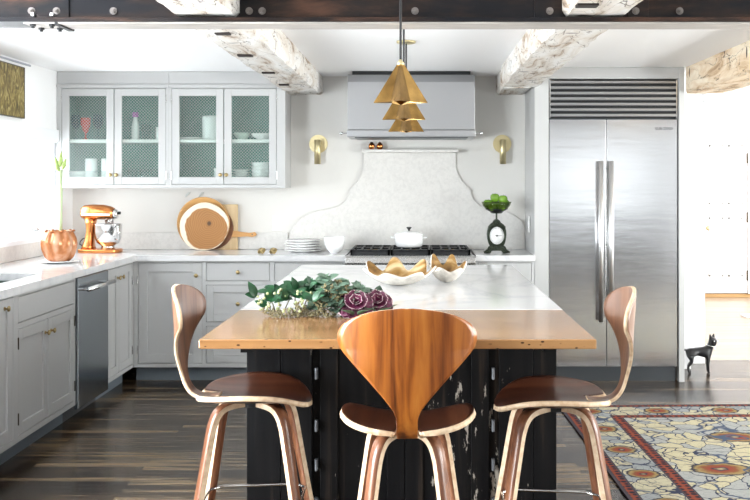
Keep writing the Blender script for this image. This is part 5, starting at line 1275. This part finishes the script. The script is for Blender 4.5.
# a few tall round eucalyptus leaves, right side
r = thing('eucalyptus_sprig', 'loose sprig of round grey-green leaves rising behind the purple kale', 'foliage', (-0.20, 3.60, TZ), 'cut greenery on the island')
m = MB(); st = MB(); st.tube([(-0.26, 3.56, TZ + 0.004), (-0.21, 3.60, TZ + 0.05), (-0.17, 3.62, TZ + 0.085)], 0.002, 6); st.tube([(-0.24, 3.56, TZ + 0.004), (-0.20, 3.60, TZ + 0.06), (-0.215, 3.61, TZ + 0.115)], 0.002, 6)
for (px, py, dx, dz) in ((352, 290, 0.7, 0.6), (358, 286, -0.2, 1), (364, 290, 0.8, 0.3), (355, 297, -0.5, 0.3), (348, 286, -0.6, 0.8), (378, 291, 0.2, 1), (383, 298, 0.6, 0.5), (374, 294, -0.3, 0.8), (368, 297, -0.2, 0.7)):
    leaf(m, (X(px, 3.6), 3.6, Z(py + 3, 3.6)), (dx, -0.3, dz), (0, -1, 0.4), 0.034, 0.018, 0.15)
st.tube([(-0.22, 3.585, TZ + 0.004), (-0.17, 3.60, TZ + 0.04), (-0.145, 3.60, TZ + 0.085)], 0.002, 6)
m.build('leaves', M['euc'], r); st.build('stems', M['twig'], r)['kind'] = 'stuff'
# kale rosettes
def kale(cx, cy, R_, label, seed):
    rn = random.Random(seed); z0 = TZ
    r = thing('ornamental_kale', label, 'vegetable', (cx, cy, z0), 'ornamental kale heads on the island')
    axis = Vector((0.1, -0.75, 0.65)).normalized()       # rosette looks toward the room's front
    s1 = axis.cross(Vector((0, 0, 1))).normalized(); s2 = s1.cross(axis).normalized()
    c0 = Vector((cx, cy + 0.035, z0 + R_ * 0.80))
    rings = [(0.0, 3, 0.10, 0.30), (0.5, 5, 0.30, 0.5), (1.0, 7, 0.62, 0.72), (1.5, 9, 0.95, 0.95)]
    inn = MB(); out = MB()
    for li, (ph, n, op_, sz) in enumerate(rings):
        for i in range(n):
            a = 2 * PI * (i + ph) / n + rn.uniform(-0.1, 0.1)
            rad = s1 * math.cos(a) + s2 * math.sin(a); tan = axis.cross(rad).normalized()
            L_ = R_ * sz; mb = inn
            def fn(u, v, rad=rad, tan=tan, L_=L_, op_=op_):
                t = v; uu = 2 * u - 1; w = L_ * 0.62 * math.sin(PI * min(1, 0.12 + 0.72 * t)) 
                p = c0 + rad * (L_ * (0.10 + t * (0.35 + op_ * 0.65))) + axis * (L_ * t * (1 - op_) * 0.95 - 0.03 * (1 if op_ > 0.9 else 0) * t) + tan * (w * uu) + axis * (0.12 * L_ * uu * uu) + axis * (0.05 * L_ * t * math.sin(uu * 9 + i))
                p.z = max(p.z, z0 + 0.002); return p
            nu, nv = 9, 15; base = len(mb.v); mb.mi = 0; mb.grid(fn, nu, nv)
            # cream leaf margins: outermost faces
            fc = len(mb.f) - (nu - 1) * (nv - 1)
            for j in range(nv - 1):
                for k in range(nu - 1):
                    if j == nv - 2: mb.m[fc + j * (nu - 1) + k] = 1
    for i in range(5):
        a = 2 * PI * i / 5 + 0.4; leaf(out, (cx + 0.02 * math.cos(a), cy + 0.03 + 0.02 * math.sin(a), z0 + 0.012), (math.cos(a), math.sin(a), 0.55), (0, 0, 1), R_ * 1.05, R_ * 0.38, 0.15)
    inn.build('inner_leaves', [M['kale'], M['kaleedge']], r, solid=(0.0012, 0)); out.build('outer_leaves', [M['kaleg'], M['kaleedge']], r, solid=(0.0012, 0))
    m = MB(); m.tube([tuple(c0), (cx, cy + 0.07, z0 + 0.012)], 0.008, 8); m.build('stalk', M['stem'], r)
kale(X(355, 3.44), 3.44, 0.066, 'purple ornamental kale head with cream-edged leaves, left one of the pair', 3)
kale(X(376.5, 3.50), 3.50, 0.062, 'purple ornamental kale head with cream-edged leaves, right one by the stool back', 5)

# ------------------------------------------------------------------ rug
ra = math.radians(-1.6); RX, RY = 0.885, 6.02; RW, RL = 2.45, 3.6
r = thing('area_rug', 'floral cream, blue and red patterned wool rug on the dark floor at right', 'rug', (RX, RY, 0))
def rect(mb, a, b_, c, d_, z0, z1): mb.box(RX + a, RY - d_, z0, RX + b_, RY - c, z1)
def ringr(mb, e0, e1, z0, z1):
    for (a, b_, c, d_) in ((e0, RW - e0, e0, e1), (e0, RW - e0, RL - e1, RL - e0), (e0, e1, e1, RL - e1), (RW - e1, RW - e0, e1, RL - e1)): rect(mb, a, b_, c, d_, z0, z1)
T0, T1 = 0.0006, 0.010
for (e0, e1, mt, nm) in ((0, 0.018, 'rugdark', 'edge_binding'), (0.018, 0.050, 'rugred', 'outer_stripe'), (0.050, 0.062, 'rugdark', 'guard_stripe'), (0.062, 0.262, 'rugborder', 'border'), (0.262, 0.272, 'rugdark', 'inner_guard_stripe'), (0.272, 0.322, 'rugred', 'inner_stripe'), (0.322, 0.332, 'rugdark', 'field_guard_stripe')):
    m = MB(); ringr(m, e0, e1, T0, T1); m.build(nm, M[mt], r)
m = MB(); rect(m, 0.332, RW - 0.332, 0.332, RL - 0.332, T0, T1); m.build('field', M['rugfield'], r)
r.rotation_euler = (0, 0, -ra * -1 if False else math.radians(1.6))

# ------------------------------------------------------------------ dog statuette
dx, dy = X(701, 7.02), 7.08
dx = X(700, dy)
r = thing('dog_statue', 'black glazed terrier statuette standing on the floor by the doorway', 'statue', (dx, dy, 0))
sk = {'pel': (-0.075, 0, 0.162, .032), 'bel': (-0.02, 0, 0.160, .029), 'che': (0.045, 0, 0.158, .039), 'sh': (0.066, 0, 0.180, .034), 'nk': (0.080, -0.004, 0.208, .028), 'hd': (0.090, -0.010, 0.236, .041), 'mz': (0.110, -0.032, 0.226, .028), 'ta': (-0.108, 0, 0.176, .009), 'tb': (-0.122, 0, 0.166, .005),
      'ea': (0.072, -0.024, 0.262, .014), 'ea2': (0.066, -0.026, 0.292, .004), 'eb': (0.100, 0.010, 0.262, .014), 'eb2': (0.106, 0.012, 0.292, .004)}
E = [('pel', 'bel'), ('bel', 'che'), ('che', 'sh'), ('sh', 'nk'), ('nk', 'hd'), ('hd', 'mz'), ('pel', 'ta'), ('ta', 'tb'), ('hd', 'ea'), ('ea', 'ea2'), ('hd', 'eb'), ('eb', 'eb2')]
for s, sg in (('l', -1), ('r', 1)):
    o_ = 0.0 if sg < 0 else 0.018
    sk.update({'h1' + s: (-0.078 + o_, sg * 0.026, 0.125, .024), 'h2' + s: (-0.066 + o_, sg * 0.030, 0.090, .014), 'h3' + s: (-0.098 + o_, sg * 0.030, 0.050, .009), 'h4' + s: (-0.090 + o_, sg * 0.030, 0.010, .008), 'h5' + s: (-0.074 + o_, sg * 0.030, 0.008, .008),
               'f1' + s: (0.055 + o_ * .4, sg * 0.024, 0.120, .018), 'f2' + s: (0.052 + o_ * .4, sg * 0.026, 0.075, .011), 'f3' + s: (0.056 + o_ * .4, sg * 0.026, 0.035, .009), 'f4' + s: (0.056 + o_ * .4, sg * 0.026, 0.010, .009), 'f5' + s: (0.070 + o_ * .4, sg * 0.026, 0.008, .008)})
    E += [('pel', 'h1' + s), ('h1' + s, 'h2' + s), ('h2' + s, 'h3' + s), ('h3' + s, 'h4' + s), ('h4' + s, 'h5' + s), ('che', 'f1' + s), ('f1' + s, 'f2' + s), ('f2' + s, 'f3' + s), ('f3' + s, 'f4' + s), ('f4' + s, 'f5' + s)]
bm = bmesh.new(); ly = bm.verts.layers.skin.verify(); vv = {}
for k, (a, b_, c, rd) in sk.items():
    v = bm.verts.new((a, b_, c)); v[ly].radius = (rd, rd); v[ly].use_root = (k == 'pel'); vv[k] = v
for a, b_ in E: bm.edges.new((vv[a], vv[b_]))
me = bpy.data.meshes.new('dog_body'); bm.to_mesh(me); bm.free(); me.materials.append(M['dogb'])
o = bpy.data.objects.new('body', me); COL.objects.link(o); o.parent = r
md = o.modifiers.new('Skin', 'SKIN'); md.use_smooth_shade = True; md.use_x_symmetry = False
md = o.modifiers.new('Sub', 'SUBSURF'); md.levels = 2; md.render_levels = 2
for s in (-1, 1):
    MB().ball((dx + 0.106 + s * 0.015, dy - 0.044 + s * 0.006, 0.243), 0.0042, 8, 6).build('eye', M['white'], r)
m = MB(); m.tube([(dx + 0.079 + 0.031 * math.cos(a), dy - 0.003 + 0.031 * math.sin(a), 0.203 - 0.007 * math.cos(a)) for a in [2 * PI * i / 20 for i in range(20)]], 0.003, 6, closed=True); m.build('collar', M['steel'], r)
MB().ball((dx + 0.100, dy - 0.028, 0.186), 0.007, 8, 6).build('collar_tag', M['white'], r)

# white object on the far-room floor near the doorway edge
tag(MB().box(3.42, 9.95, 0.0, 3.62, 10.15, 0.018).build('floor_register', M['trimw'], bevel=0.003), 'small white plate lying on the far-room floor at the right edge', 'register')

# ------------------------------------------------------------------ light
w = bpy.data.worlds.new('World'); SC.world = w; w.use_nodes = True
bg = w.node_tree.nodes['Background']; bg.inputs[0].default_value = (0.93, 0.96, 1.0, 1); bg.inputs[1].default_value = 1.5
def area(name, loc, rot, sx, sy, power, col=(1, 1, 1)):
    l = bpy.data.lights.new(name, 'AREA'); l.shape = 'RECTANGLE'; l.size = sx; l.size_y = sy; l.energy = power; l.color = col
    o = bpy.data.objects.new(name, l); COL.objects.link(o); o.location = loc; o.rotation_euler = rot; return o
def rad(a, b_, c, d_, L_): return L_ * PI * (b_ - a) * (d_ - c)
for q_ in WIN_L: area('daylight_left', (XL - 0.2, (q_[0] + q_[1]) / 2, (q_[2] + q_[3]) / 2), (0, -PI / 2, 0), q_[3] - q_[2], q_[1] - q_[0], rad(*q_, 12 if q_[0] > 4 else 32), (0.95, 0.97, 1.0))  # the strongest lamp stands outside the added, unseen opening
for q_ in WIN_R: area('daylight_right_unseen', (XR + 0.2, (q_[0] + q_[1]) / 2, (q_[2] + q_[3]) / 2), (0, PI / 2, 0), q_[3] - q_[2], q_[1] - q_[0], rad(*q_, 15), (1.0, 0.98, 0.95))  # fill through the unseen right-hand windows
for q_ in WIN_B: area('daylight_front_unseen', ((q_[0] + q_[1]) / 2, YR - 0.2, (q_[2] + q_[3]) / 2), (PI / 2, 0, 0), q_[1] - q_[0], q_[3] - q_[2], rad(*q_, 0.8), (1.0, 0.985, 0.96))  # dim panels at the unseen rear windows, set for steel reflections
area('daylight_far_room', (7.25, 9.55, 1.3), (0, PI / 2, 0), 1.8, 2.7, 240, (1, 0.99, 0.97))

# ------------------------------------------------------------------ camera
cam = bpy.data.cameras.new('camera'); co = bpy.data.objects.new('camera', cam); COL.objects.link(co)
co.location = (0, 0, CAMZ); co.rotation_euler = (PI / 2, 0, 0)
cam.sensor_width = 36; cam.sensor_fit = 'HORIZONTAL'; cam.lens = F / 750 * 36
cam.shift_x = -(417 - 375) / 750; cam.shift_y = -(250 - 182) / 750
cam.clip_start = 0.05
SC.camera = co
SC.view_settings.view_transform = 'Standard'; SC.view_settings.look = 'None'; SC.view_settings.gamma = 1; SC.view_settings.use_curve_mapping = False
SC.view_settings.exposure = 0.28
SC.cycles.max_bounces = 8; SC.cycles.diffuse_bounces = 5; SC.cycles.transparent_max_bounces = 16; SC.cycles.use_denoising = True; SC.cycles.sample_clamp_indirect = 10; SC.cycles.sample_clamp_direct = 40
